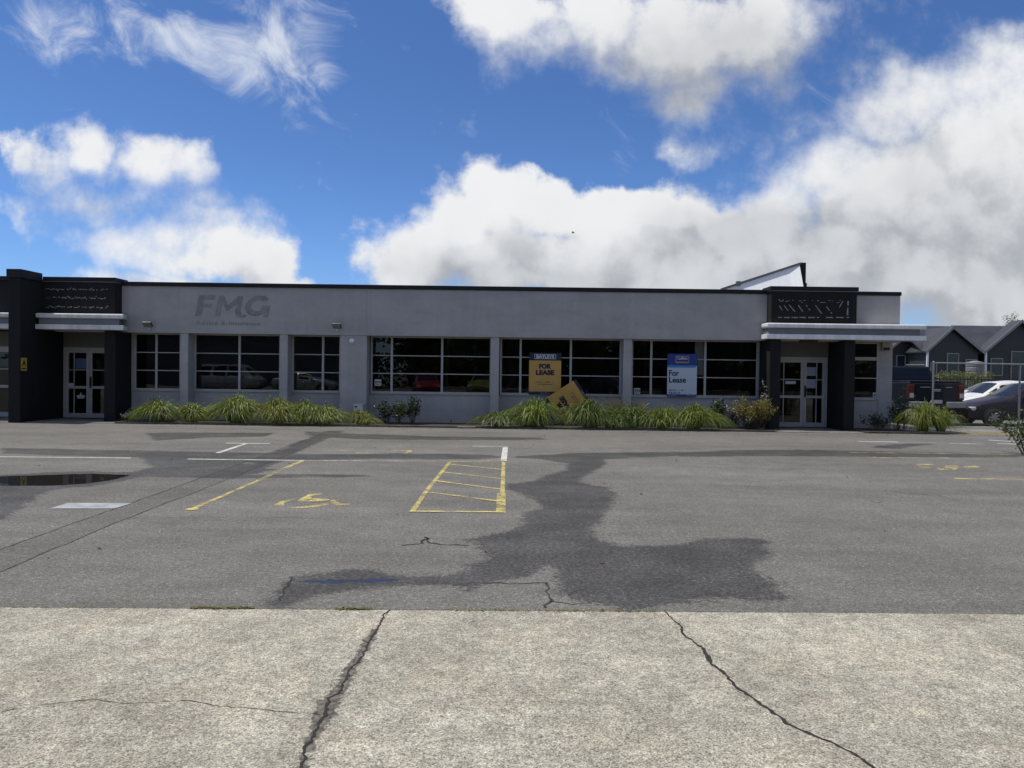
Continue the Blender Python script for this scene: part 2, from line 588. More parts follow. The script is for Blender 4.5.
wv = field(t, t.vmath('ADD', P, t.vmath('MULTIPLY', w1, (.10, .08, 0))), WISPS, False)
st = t.n('ShaderNodeVectorRotate', rotation_type='Z_AXIS')
t.L.new(P, st.inputs['Vector'])
st.inputs['Angle'].default_value = .5
wn = t.noise(t.vmath('MULTIPLY', st.outputs[0], (9, 15, 1)), 1, 8, .64, .45, dim='2D').outputs[0]
wm = t.math('MULTIPLY', t.step(t.math('ADD', t.math('MULTIPLY', wv, .27), wn), .66, 1.14), .8, clamp=True)
skyc = t.mix(1.0, sky.outputs[0], t.mix(t.step(sep.outputs[2], 0, .34), (.62, .90, 1.42), (.52, .74, 1.10)), 'MULTIPLY')
sks = t.vmath('SCALE', skyc)
t.L.new(skyc, sks.node.inputs[0])
t.put(sks.node.inputs['Scale'], .098)
c1 = t.mix(wm, sks, (.80, .84, .90))
zen = t.math('MULTIPLY', t.step(sep.outputs[2], .50, .64), t.step(t.noise(dirv, 3.2, 3, .55).outputs[0], .42, .58), clamp=True)   # cloud added overhead, out of view, to whiten the ambient light
c1 = t.mix(t.math('MULTIPLY', zen, .9), c1, (.80, .80, .80))
c2 = t.mix(t.math('MULTIPLY', mask, .97), c1, ccol)
up = t.step(sep.outputs[2], -.03, .0)
c3 = t.mix(up, (.12, .12, .11), c2)
bg = t.n('ShaderNodeBackground')
t.L.new(c3, bg.inputs[0])
t.put(bg.inputs[1], 1.0)
t.L.new(bg.outputs[0], wout.inputs[0])
world.cycles.sampling_method = 'NONE'   # the sky is broad and even: plain path tracing finds it

sun = bpy.data.lights.new('sun', 'SUN')
sun.energy, sun.angle, sun.color = 4.0, R(.53), (1, .935, .83)
suno = bpy.data.objects.new('sun', sun)
COL.objects.link(suno)
sd = Vector((math.sin(SUN_AZ) * math.cos(SUN_EL), math.cos(SUN_AZ) * math.cos(SUN_EL), math.sin(SUN_EL)))
suno.rotation_euler = sd.to_track_quat('Z', 'Y').to_euler()
suno.location = (-20, 10, 40)


# ------------------------------------------------------------------ ground
def sdf_poly(X, Y, poly):
    poly = np.array(poly)
    d = np.full(X.shape, 1e9)
    inside = np.zeros(X.shape, bool)
    n = len(poly)
    for i in range(n):
        ax, ay = poly[i]
        bx, by = poly[(i + 1) % n]
        ex, ey = bx - ax, by - ay
        wx, wy = X - ax, Y - ay
        h = np.clip((wx * ex + wy * ey) / (ex * ex + ey * ey + 1e-12), 0, 1)
        d = np.minimum(d, np.hypot(wx - h * ex, wy - h * ey))
        c = ((ay <= Y) & (by > Y)) | ((by <= Y) & (ay > Y))
        xi = ax + (Y - ay) / (by - ay + 1e-12) * ex
        inside ^= c & (X < xi)
    return np.where(inside, -d, d)


def sdf_line(X, Y, pts, w):
    d = np.full(X.shape, 1e9)
    ws = w if isinstance(w, (list, tuple)) else [w] * len(pts)
    for i in range(len(pts) - 1):
        ax, ay = pts[i]
        bx, by = pts[i + 1]
        ex, ey = bx - ax, by - ay
        wx, wy = X - ax, Y - ay
        h = np.clip((wx * ex + wy * ey) / (ex * ex + ey * ey + 1e-12), 0, 1)
        d = np.minimum(d, np.hypot(wx - h * ex, wy - h * ey) - (ws[i] + h * (ws[i + 1] - ws[i])))
    return d


def gz(pts):
    return [G(u, v) for u, v in pts]


E0, E1 = G(0, 608.5), G(1024, 615.5)


def edge_y(x):
    return E0[1] + (x - E0[0]) * (E1[1] - E0[1]) / (E1[0] - E0[0])


A = lambda z: [(zx / 3.012, 420 + zy / 3.012) for zx, zy in z]
B = lambda z: [(340 + zx / 3.012, 420 + zy / 3.012) for zx, zy in z]
C = lambda z: [(680 + zx / 2.977, 420 + zy / 2.977) for zx, zy in z]

WET_DARK = [
    # the river of water down the middle
    B([(500, 112), (600, 106), (700, 100), (900, 98), (1024, 96), (1024, 108), (800, 118), (792, 140), (740, 165), (722, 188), (810, 205), (832, 235), (790, 285), (760, 330), (770, 366), (860, 382), (1000, 376)]) +
    C([(100, 354), (200, 350), (270, 362), (272, 400), (205, 438), (290, 490), (292, 528), (100, 532), (0, 548)]) +
    B([(850, 566), (720, 548), (652, 520), (645, 480), (658, 452), (625, 440), (560, 468), (430, 492), (380, 510), (310, 497), (200, 502), (60, 512), (-30, 520), (-100, 540), (-190, 566), (-205, 560), (-170, 520), (-150, 480), (-130, 468), (0, 456), (100, 455), (200, 468), (330, 474), (372, 458), (402, 430), (442, 405), (440, 388), (400, 362), (480, 345), (570, 310), (548, 298), (560, 280), (612, 258), (580, 236), (510, 215), (500, 192), (590, 186), (622, 166), (692, 150), (690, 130), (600, 118)]),
    # damp bands and one dark patch along the far side
    B([(-1020, 85), (-600, 92), (-420, 96), (-200, 100), (0, 104), (200, 100), (420, 104), (520, 112), (420, 118), (100, 116), (-150, 122), (-300, 128), (-200, 150), (-320, 172), (-600, 170), (-640, 160), (-560, 140), (-600, 112), (-800, 108), (-1020, 100)]),
    A([(0, 166), (150, 157), (270, 154), (420, 158), (480, 160), (640, 158), (760, 166), (900, 162), (1100, 166), (1120, 172), (900, 172), (700, 178), (560, 172), (420, 172), (370, 184), (290, 198), (200, 206), (140, 215), (105, 236), (70, 262), (30, 286), (0, 300), (-60, 300), (-60, 170)]),
    A([(440, 39), (560, 38), (830, 39), (800, 50), (600, 54), (470, 62)]),
    A([(985, 32), (1035, 32), (960, 66), (880, 104), (770, 160), (690, 172), (800, 112), (900, 66)]),
    B([(-110, 34), (60, 42), (300, 50), (600, 53), (620, 59), (300, 61), (60, 58), (-90, 48)]),
    C([(-30, 98), (150, 90), (350, 88), (560, 93), (1010, 100), (1010, 112), (560, 110), (300, 107), (0, 109)]),
    C([(585, 76), (680, 70), (770, 70), (700, 79), (640, 85), (575, 82)]),  # patch darkened the same way as the damp bands
]
PUD = [A([(-60, 172), (120, 166), (270, 162), (395, 166), (330, 182), (280, 190), (190, 197), (120, 199), (-60, 196)]),
       B([(-130, 484), (0, 481), (110, 478), (170, 484), (100, 491), (0, 491), (-110, 489)])]
CRK = [A([(-30, 402), (605, 175), (975, 40)]), A([(-30, 470), (300, 330), (400, 290), (690, 178), (1000, 50)]),
       B([(420, 492), (480, 490), (540, 491), (622, 490), (615, 500), (628, 535), (645, 575)]), B([(190, 381), (240, 372), (262, 352), (275, 368), (400, 384)]), B([(640, 545), (700, 556), (760, 552)]),
       C([(555, 238), (590, 248), (630, 242)]), C([(640, 215), (760, 225), (850, 242)]),
       A([(840, 545), (870, 480), (880, 466)]), A([(400, 296), (700, 292), (1000, 296)])]
CRW = [.015, .015, .022, .035, .02, .014, .014, .02, .006]


def grid_mesh(name, xs, ys_of, nrow, mat, attrs, z):
    """sheet whose rows run between two edge lines; attrs = {name: f(X, Y)}"""
    nx = len(xs)
    Xg = np.repeat(xs[None, :], nrow, 0)
    Yg = np.stack([ys_of(i / (nrow - 1), xs) for i in range(nrow)])
    co = np.stack([Xg, Yg, np.full_like(Xg, z)], -1).reshape(-1, 3)
    i = np.arange((nrow - 1) * (nx - 1))
    r_, c_ = i // (nx - 1), i % (nx - 1)
    a = r_ * nx + c_
    faces = np.stack([a, a + 1, a + nx + 1, a + nx], -1)
    me = bpy.data.meshes.new(name)
    me.vertices.add(len(co))
    me.vertices.foreach_set('co', co.ravel())
    me.loops.add(faces.size)
    me.loops.foreach_set('vertex_index', faces.ravel())
    me.polygons.add(len(faces))
    me.polygons.foreach_set('loop_start', np.arange(len(faces)) * 4)
    me.update(calc_edges=True)
    for k, f in attrs.items():
        at = me.attributes.new(k, 'FLOAT', 'POINT')
        at.data.foreach_set('value', f(Xg, Yg).ravel().astype(np.float32))
    return link(name, me, mat)


def wet_f(X, Y):
    d = np.full(X.shape, 9.0)
    for p in WET_DARK:
        d = np.minimum(d, sdf_poly(X, Y, gz(p)))
    return d


def pud_f(X, Y):
    d = np.full(X.shape, 9.0)
    for p in PUD:
        d = np.minimum(d, sdf_poly(X, Y, gz(p)))
    return d


def ribbon(name, pts, w, z, seed, jit=.012, step=.05, mat=None):
    """an open crack as a thin ragged strip"""
    rg = random.Random(seed)
    P_ = [Vector(p) for p in pts]
    L, R_ = [], []
    wob = 0
    for i in range(len(P_) - 1):
        a, b = P_[i], P_[i + 1]
        n = max(2, int((b - a).length / step))
        d = (b - a).normalized()
        nn = Vector((-d.y, d.x))
        for k in range(n):
            wob = wob * .7 + rg.gauss(0, jit) * .6
            c = a.lerp(b, k / n) + nn * wob
            ww = (w[i] + (w[i + 1] - w[i]) * k / n if isinstance(w, (list, tuple)) else w) * rg.uniform(.35, 1.3)
            L.append(c + nn * ww / 2)
            R_.append(c - nn * ww / 2)
    mb = MB()
    n = len(L)
    mb.v = [(p.x, p.y, z) for p in L] + [(p.x, p.y, z) for p in R_]
    mb.f = [(i, i + 1, n + i + 1, n + i) for i in range(n - 1)]
    return tag(mb.build(name, mat or M['crack'], fix=False), kind='structure')


M['crack'] = pmat('dark_crack_fill', (.022, .02, .018), .95, .3, 20)  # even dark colour of the crack strips and the slab joint
for i_, (p_, w_) in enumerate(zip(CRK, CRW)):
    ribbon('asphalt_crack', gz(p_), w_, .002, 40 + i_, .008 if i_ in (0, 1, 8) else .03, .06)
strip = gz(A([(-30, 402), (605, 175), (975, 40), (1000, 50), (690, 178), (400, 290), (300, 330), (-30, 470)]))
FAR = 21.69
lot = grid_mesh('car_park_asphalt', np.linspace(-26, 26, 780), lambda s, xs: edge_y(xs) + .012 + s * (FAR - edge_y(xs) - .012), 270, M['asphalt'],
                {'wet': wet_f, 'puddle': pud_f, 'crack': lambda X, Y: np.full(X.shape, 1.0), 'patch': lambda X, Y: np.minimum(sdf_poly(X, Y, strip), 1)}, 0.0)
tag(lot, 'grey asphalt car park with damp patches and worn paint', kind='structure')

J1 = gz([(389, 611), (386, 616), (378, 628), (370, 640), (361, 656), (350, 672), (341, 690), (330, 702), (324, 716), (319, 728), (310, 745), (302, 765), (294, 790)])
J1W = [.008, .010, .012, .026, .020, .030, .028, .036, .042, .026, .020, .022, .02]
HAIR = gz([(0, 600 + 114), (45, 706), (90, 702), (125, 706), (190, 702), (220, 708), (270, 712), (325, 716)])
J2 = gz([(664, 612), (677, 625), (684, 637), (704, 652), (707, 662), (727, 677), (737, 690), (757, 702), (772, 715), (792, 727), (812, 737), (842, 750), (880, 774)])


ribbon('concrete_crack', J2, [.012, .012, .014, .024, .030, .018, .020, .018, .022, .024, .018, .016, .016], .0105, 70, .008, .022)
ribbon('concrete_crack', HAIR, .0045, .0105, 71, .006, .03)
ribbon('concrete_crack', J1, [.012, .012, .012, .016, .012, .016, .014, .016, .02, .014, .014, .014, .012], .0105, 72, .009, .018)


slab = grid_mesh('concrete_apron', np.linspace(-4.6, 4.6, 420), lambda s, xs: 2.3 + s * (edge_y(xs) - 2.3), 150, M['concrete'],
                 {'crack': lambda X, Y: np.full(X.shape, .5), 'chip': lambda X, Y: np.minimum(sdf_line(X, Y, J1, [w * 1.5 - .012 for w in J1W]), .5)}, .008)
tag(slab, 'cracked pale concrete apron in front of the asphalt', kind='structure')
far_attr = {'crack': lambda X, Y: np.full(X.shape, .5), 'chip': lambda X, Y: np.full(X.shape, .5)}
for x0, x1 in ((-26, -4.6), (4.6, 26)):
    tag(grid_mesh('concrete_apron', np.linspace(x0, x1, 20), lambda s, xs: -4 + s * (edge_y(xs) + 4), 10, M['concrete'], far_attr, .008), kind='structure')
tag(grid_mesh('concrete_apron', np.linspace(-4.6, 4.6, 20), lambda s, xs: -4 + s * 6.3 + 0 * xs, 10, M['concrete'], far_attr, .008), kind='structure')

ribbon('slab_joint', [(x_, edge_y(x_) + .008) for x_ in np.linspace(-12, 12, 60)], .024, .0035, 77, .006, .04)

# wide ground under everything
m, t2, out = new_mat('outer_ground')
p = t2.pos()
c = t2.mix(t2.noise(p, .35, 6, .65).outputs[0], (.10, .10, .095), (.19, .185, .17))
principled(t2, out, **{'Base Color': c, 'Roughness': .9, 'Normal': t2.bump(t2.noise(p, 40, 3, .7).outputs[0], .5, .01)})
gs = MB().poly([(-900, -900, -.03), (900, -900, -.03), (900, 900, -.03), (-900, 900, -.03)])
tag(gs.build('ground', m, fix=False), kind='structure')
YARD = pmat('yard_asphalt', (.15, .146, .138), .9, .2, .8, .4, 60)
tag(MB().poly([(11.9, 23.9, -.012), (70, 23.9, -.012), (70, 56.3, -.012), (11.9, 56.3, -.012)]).build('yard', YARD, fix=False), kind='structure')


# moss line in the joint between asphalt and concrete
def moss(u0, u1, n):
    mb = MB()
    for _ in range(n):
        u = random.uniform(u0, u1)
        x = G(u, 610)[0]
        y = edge_y(x) + random.gauss(0.01, .012)
        r = random.uniform(.004, .014)
        a = random.random() * 6.28
        z = random.uniform(.006, .02)
        pts = [(x + r * math.cos(a + k * 2.1) * random.uniform(.7, 1.3), y + r * math.sin(a + k * 2.1), z + random.uniform(-.004, .004)) for k in range(3)]
        mb.poly(pts)
    return mb


mm = moss(190, 255, 420)
for a_, b_, n_ in ((335, 372, 240), (450, 520, 130), (0, 180, 90), (520, 660, 200)):
    q = moss(a_, b_, n_)
    k = len(mm.v)
    mm.v += q.v
    mm.f += [tuple(i + k for i in f) for f in q.f]
tag(mm.build('moss', M['moss'], fix=False), 'yellow green moss growing along the joint of asphalt and concrete', 'moss', kind='stuff')

# loose dry leaves and grit
lv = MB()
for _ in range(260):
    if random.random() < .7:
        x, y = random.uniform(-11, 14), 21.66 - abs(random.gauss(0, .35))
    else:
        x, y = random.uniform(-9, 9), random.uniform(6, 21)
    r, a = random.uniform(.012, .032), random.random() * 6.28
    lv.poly([(x + r * math.cos(a), y + r * math.sin(a), .006), (x + .5 * r * math.cos(a + 1.5), y + .5 * r * math.sin(a + 1.5), .02), (x - r * math.cos(a), y - r * math.sin(a), .006), (x - .5 * r * math.cos(a + 1.5), y - .5 * r * math.sin(a + 1.5), .014)])
tag(lv.build('leaf_litter', M['dryleaf'], fix=False), 'small dry leaves scattered along the bed edge and the asphalt', 'leaf litter', kind='stuff')


# ------------------------------------------------------------------ painted markings (thin coats of paint)
ZP = .004


def stroke(mb, a, b, w, z=ZP):
    a, b = Vector(a), Vector(b)
    d = (b - a).normalized()
    n = Vector((-d.y, d.x)) * w / 2
    mb.poly([(*(a - n), z), (*(b - n), z), (*(b + n), z), (*(a + n), z)])


def marking(segs, mat, w=.1, name='road_marking'):
    mb = MB()
    for i, (a, b, *ww) in enumerate(segs):
        stroke(mb, G(*a), G(*b), ww[0] if ww else w, ZP + .0012 * i)
    return tag(mb.build(name, M[mat], fix=False), kind='structure')


marking([((-40, 456.5), (131, 458.2))], 'whitep', .075)
marking([((187.6, 459.2), (303.8, 460.6))], 'whitep', .09)
marking([((303.8, 460.6), (436, 461.4))], 'white_faint', .08)
marking([((225.8, 443.2), (269.6, 443.7)), ((245.7, 443.9), (217.5, 453.2))], 'whitep', .1)
marking([((189.5, 510.3), (262, 479))], 'yellow', .065)
marking([((262, 479), (285, 468.3))], 'yellow_faint', .085)
marking([((285, 468.3), (302.8, 460.9))], 'yellow', .085)
sp = MB()
cx, cy = G(192, 509.6)
sp.poly([(cx + .07 * math.cos(k * .523) * (1 + .2 * math.sin(k * 3)), cy + .07 * math.sin(k * .523), ZP + .003) for k in range(12)])
tag(sp.build('road_marking', M['yellow'], fix=False), kind='structure')
# hatched bay
Z = lambda x, y: (340 + x / 3.012, 420 + y / 3.012)
marking([(Z(330, 126), Z(497, 123)), (Z(325, 133), Z(490, 150)), (Z(305, 157), Z(490, 178)), (Z(288, 184), Z(485, 210)), (Z(268, 219), Z(478, 246)), (Z(208, 277), Z(492, 279))], 'yellow', .07)
marking([(Z(330, 128), Z(262, 212)), (Z(262, 212), Z(218, 277))], 'yellow', .06)
marking([(Z(493, 126), Z(489, 222)), (Z(486, 222), Z(484, 280), .11)], 'yellow', .06)
marking([(Z(400, 79), Z(505, 80.5)), (Z(498, 83), Z(493, 124), .11)], 'whitep', .07)
# small far dashes
marking([(Z(-2, 92), Z(36, 92)), (Z(48, 100), Z(112, 101)), (Z(158, 92), Z(216, 92.5)), (Z(212, 94), Z(195, 103))], 'yellow', .09)
marking([(Z(-40, 96), Z(0, 92))], 'yellow_faint', .09)
Z2 = lambda x, y: (680 + x / 2.977, 420 + y / 2.977)
marking([(Z2(530, 64), Z2(650, 66))], 'whitep', .15)
marking([(Z2(650, 68), Z2(760, 69)), (Z2(800, 70), Z2(900, 72))], 'white_faint', .12)
marking([(Z2(918, 60), Z2(1040, 68)), (Z2(945, 70), Z2(1030, 74))], 'whitep', .14)
marking([(Z2(505, 97), Z2(760, 99.5))], 'yellow_worn', .08)
marking([(Z2(760, 99.5), Z2(1040, 104))], 'yellow_worn', .09)
marking([(Z2(572, 112), Z2(800, 114))], 'yellow_worn', .09)
marking([(Z2(572, 112), Z2(588, 111.5), .14)], 'yellow', .12)
marking([(Z2(818, 174.5), Z2(880, 175.5), .11)], 'yellow', .1)
marking([(Z2(880, 175.5), Z2(1060, 178))], 'yellow_worn', .09)


def wheelchair(pt, mat, polys):
    mb = MB()
    for i, pl in enumerate(polys):
        q = [G(*pt(x, y)) for x, y in pl]
        mb.poly([(x, y, ZP + .0012 * (i % 3)) for x, y in q])
    tag(mb.build('accessible_bay_symbol', M[mat], fix=False), kind='structure')


wz = lambda x, y: (260 + x / 10.24, 485 + y / 10.24)
wheelchair(wz, 'yellow', [
    [(148, 205), (185, 185), (230, 165), (300, 152), (345, 143), (362, 147), (330, 160), (270, 175), (245, 188), (250, 212), (160, 213)],
    [(280, 222), (330, 230), (440, 226), (540, 214), (610, 203), (680, 184), (708, 192), (705, 208), (660, 212), (570, 232), (450, 240), (330, 238)],
    [(385, 165), (420, 140), (470, 118), (520, 125), (530, 140), (600, 142), (700, 148), (715, 158), (640, 170), (510, 174), (400, 174)],
    [(470, 112), (500, 98), (570, 90), (600, 82), (655, 92), (600, 106), (530, 112), (500, 122)],
    [(710, 165), (745, 155), (785, 160), (790, 180), (830, 190), (925, 196), (915, 207), (790, 215), (755, 208)]])
wy = lambda x, y: (840 + x / 5.565, 435 + y / 5.565)
wheelchair(wy, 'yellow_worn', [
    [(422, 162), (520, 162), (515, 167), (430, 170)], [(430, 170), (460, 178), (505, 180), (500, 187), (450, 182)],
    [(530, 185), (600, 190), (605, 198), (560, 198)], [(590, 172), (650, 170), (668, 182), (640, 195), (600, 186), (575, 180)],
    [(680, 175), (760, 173), (783, 180), (760, 186), (700, 184)]])
cv = MB().poly([(*G(u, v), ZP + .002) for u, v in ((68, 503.3), (131.8, 503.7), (114.5, 509), (49.8, 509))])
STEELP = pmat('service_cover_paint', (.30, .325, .335), .7, .25, 5, .2, 50)
tag(cv.build('service_cover', STEELP, fix=False), 'pale blue grey service cover set flush in the asphalt', 'service cover')

# ------------------------------------------------------------------ garden beds
tag(MB().box(-11.2, 7.45, 21.76, 23.43, -.02, .03).build('garden_bed', M['soil']), kind='structure')
tag(MB().box(10.05, 11.75, 21.76, 23.43, -.02, .03).build('garden_bed', M['soil']), kind='structure')
STRIP = pmat('dry_grass_soil', (.17, .15, .08), .95, .4, 5, .6, 40)
tag(MB().poly([(11.6, 21.67, -.006), (40, 21.67, -.006), (40, 22.8, -.006), (11.6, 22.8, -.006)]).build('verge', STRIP, fix=False), kind='structure')
tag(MB().poly([(11.7, 22.8, -.004), (40, 22.8, -.004), (40, 24.1, -.004), (11.7, 24.1, -.004)]).build('path', M['kerb'], fix=False), kind='structure')
for i, (x0, x1) in enumerate(((-11.2, -2.2), (-2.2, 7.45), (10.05, 11.75))):
    tag(MB().box(x0 + .01, x1 - .01, 21.705, 21.755, -.02, .05).build('bed_edging', M['timber'], bevel=.006),
        ['weathered timber edging of the bed left of the middle', 'weathered timber edging of the bed under the for lease signs', 'weathered timber edging of the short bed by the right pier'][i], 'bed edging', 'timber bed edgings')
x0, z0 = W(458, 428, 21.9)
x1, z1 = W(476, 428, 21.9)
tag(MB().box(x0, x1, 21.56, 21.69, .0, .05).build('paver', M['kerb'], bevel=.006), 'pale loose slab lying against the bed edging', 'paver')
for x0, x1 in ((-17.6, -11.25), (7.5, 10.0)):
    tag(MB().box(x0, x1, 21.72, 23.5, -.02, .012).build('threshold', M['kerb'], bevel=.008), kind='structure')

# ------------------------------------------------------------------ the building
WF, WB = 22.9, 23.4          # face of the fascia and of the recessed windows
ZT, ZH, ZS = 4.0, 2.63, .92  # underside of parapet cap, window head, sill
bld = thing('commercial_building', 'long single storey grey building with charcoal entries and parapet', 'building', (0, 23.4, 0))
BO = Vector((0, 23.4, 0))


def bpart(mb, name, mat, parent=None, **kw):
    if parent is None or parent is bld:
        mb.v = [tuple(Vector(p) - BO) for p in mb.v]
    else:
        mb.v = [tuple(Vector(p) - BO) for p in mb.v]
    return mb.build(name, mat, parent or bld, **kw)


XJ = W(366.7, 320, WF)[0]
XL, XR = -22.0, 11.54
XE = W(900, 300, WF)[0]
wa = MB()
xa = W(121.5, 300, WF)[0]
wa.box(XL, -13.5, WF, WF + .45, ZH + .25, ZT)
wall = bpart(MB().box(xa - 2.2, XJ - .006, WF, WF + .45, ZH, ZT), 'fascia_wall', M['wall'])
bpart(MB().box(XJ + .006, XE, WF - .018, WF + .45, ZH, ZT), 'fascia_wall', M['wall'])
bpart(MB().box(XJ - .006, XJ + .006, WF + .004, WF + .2, ZH + .004, ZT), 'control_joint', M['flash'])
bpart(MB().box(XL, -13.6, WF, WF + .45, ZH, ZT), 'fascia_wall', M['dark'])
bpart(MB().box(xa - 1, W(767, 290, WF)[0] + .3, WF - .06, WF + .5, ZT + .012, ZT + .13), 'parapet_cap', M['cap'], bevel=.008)
bpart(MB().box(W(856, 290, WF)[0] - .1, XE + .02, WF - .06, WF + .5, ZT + .011, ZT + .12), 'parapet_cap', M['cap'], bevel=.008)
bpart(MB().box(xa, XE, WF - .012, WF + .4, ZT, ZT + .0095), 'parapet_flashing', M['flash'])
bpart(MB().box(XL, -13.6, WF - .06, WF + .5, ZT + .012, ZT + .13), 'parapet_cap', M['cap'], bevel=.008)

# pilasters
PIL = [(180.2, 188), (279.7, 287.5), (340, 366.7), (490.5, 499), (623.2, 631.6)]
for a, b in PIL:
    xa_, xb_ = W(a, 370, WF + .02)[0], W(b, 370, WF + .02)[0]
    bpart(MB().box(xa_, xb_, WF + .02, WB + .16, -.02, ZH), 'pilaster', M['wall'], bevel=.008)
XC = 11.55
bpart(MB().box(W(878.6, 380, WB)[0], XC, WB, WB + .3, -.02, ZH), 'pilaster', M['wall'], bevel=.008)

# lower wall under the sills + sill boards and the windows
WIN = [  # (u left, u right, mullions)
    (134.4, 181.5, [156.5]), (194.3, 281, [239.5]), (292, 341, [323]), (370.7, 491.5, [391.7, 442]), (500, 621.2, [520.4, 570.6]), (631, 758, [651, 705])]
NAMES = []
bpart(MB().box(W(130, 400, WB)[0] - .2, W(761, 400, WB)[0], WB + .02, WB + .2, -.02, ZS - .03), 'lower_wall', M['wall'])
bpart(MB().box(9.9, XC - .3, WB + .02, WB + .2, -.02, ZS - .03), 'lower_wall', M['wall'])


def window(x0, x1, mull, z0=ZS, z1=ZH + .02, rows=(1 / 3., 2 / 3.), Y=WB, fw=.055, bars=True):
    f = MB()
    f.box(x0, x1, Y - .02, Y + .05, z0 - .03, z0 + fw - .01)
    f.box(x0, x1, Y - .018, Y + .05, z1 - fw, z1)
    for xx in (x0 + .0, x1 - fw):
        f.box(xx, xx + fw, Y - .016, Y + .048, z0 + fw - .01, z1 - fw)
    edges = [x0 + fw]
    for mx_ in mull:
        f.box(mx_ - .032, mx_ + .032, Y - .014, Y + .046, z0 + fw - .01, z1 - fw)
        edges += [mx_ - .032, mx_ + .032]
    edges.append(x1 - fw)
    zz0, zz1 = z0 + fw - .01, z1 - fw
    for i in range(0, len(edges), 2):
        for r_ in rows:
            zc = zz0 + (zz1 - zz0) * r_
            f.box(edges[i], edges[i + 1], Y - .004, Y + .04, zc - .014, zc + .014)
    w = bpart(f, 'window', M['frame'])
    for i in range(0, len(edges), 2):
        zs = [zz0] + [zz0 + (zz1 - zz0) * r_ for r_ in rows] + [zz1]
        for k in range(len(zs) - 1):
            g = MB()
            za, zb = zs[k] + (.014 if k else 0), zs[k + 1] - (.014 if k < len(zs) - 2 else 0)
            tilt = random.uniform(-.0012, .0012)
            g.v = [(edges[i], Y + .018, za), (edges[i + 1], Y + .018 + tilt, za), (edges[i + 1], Y + .018 + tilt + random.uniform(-.0006, .0006), zb), (edges[i], Y + .018, zb)]
            g.f = [(0, 1, 2, 3)]
            bpart(g, 'pane', M['glass'], w, fix=False)
    return w


for a, b, mu in WIN:
    window(W(a, 370, WB)[0], W(b, 370, WB)[0], [W(q, 370, WB)[0] for q in mu])
bpart(MB().box(W(130.5, 370, WB)[0] - .1, W(134.4, 370, WB)[0] - .004, WB + .01, WB + .2, ZS - .03, ZH), 'lower_wall', M['wall'])
bpart(MB().box(W(758, 370, WB)[0] + .004, W(762, 370, WB)[0], WB + .01, WB + .2, ZS - .03, ZH), 'lower_wall', M['wall'])
bpart(MB().box(W(192.5, 370, WB)[0] - .3, W(194.3, 370, WB)[0], WB + .021, WB + .16, ZS - .03, ZH), 'lower_wall', M['wall'])
# right end window
xg0, xg1 = 9.99, W(878.4, 370, WB)[0]
wg = window(xg0, xg1, [], rows=(.36, .70))
zq = ZS + (ZH - ZS) * .7
bpart(MB().box(xg0 + .06, xg1 - .06, WB - .01, WB + .045, zq + .005, zq + .075), 'transom', M['frame'], wg)

# blind seen behind one pane, window stickers
xb0, zb0 = W(693, 375.2, WB + .25)
xb1, zb1 = W(704, 342, WB + .25)
tag(MB().box(xb0, xb1, WB + .06, WB + .07, zb0, ZH).build('blind', pmat('grey_blind', (.7, .7, .69), .8, .06, 4)), 'pale blind hanging inside the window right of the white and blue sign', 'blind')
STK = pmat('sticker_paper', (.52, .53, .54), .6, .1, 30)
INK = pmat('dark_ink', (.02, .022, .03), .6, .05, 5)
for (u, v, w_, h_) in ((374.5, 382.6, .2, .2), (634, 391, .19, .18), (873, 395.5, .2, .18)):
    x, z = W(u, v, WB)
    s_ = bpart(MB().box(x, x + w_, WB + .008, WB + .0135, z - h_ / 2, z + h_ / 2), 'window_sticker', STK)
    q = MB()
    for k in range(3):
        q.box(x + .025 + .06 * k, x + .06 + .06 * k, WB + .0055, WB + .0075, z - .02, z + .045)
    q.box(x + .03, x + w_ - .03, WB + .0055, WB + .0075, z - h_ * .36, z - h_ * .3)
    bpart(q, 'sticker_print', INK, s_)

# ------- entries
YS, YCOL = 22.5, 22.45


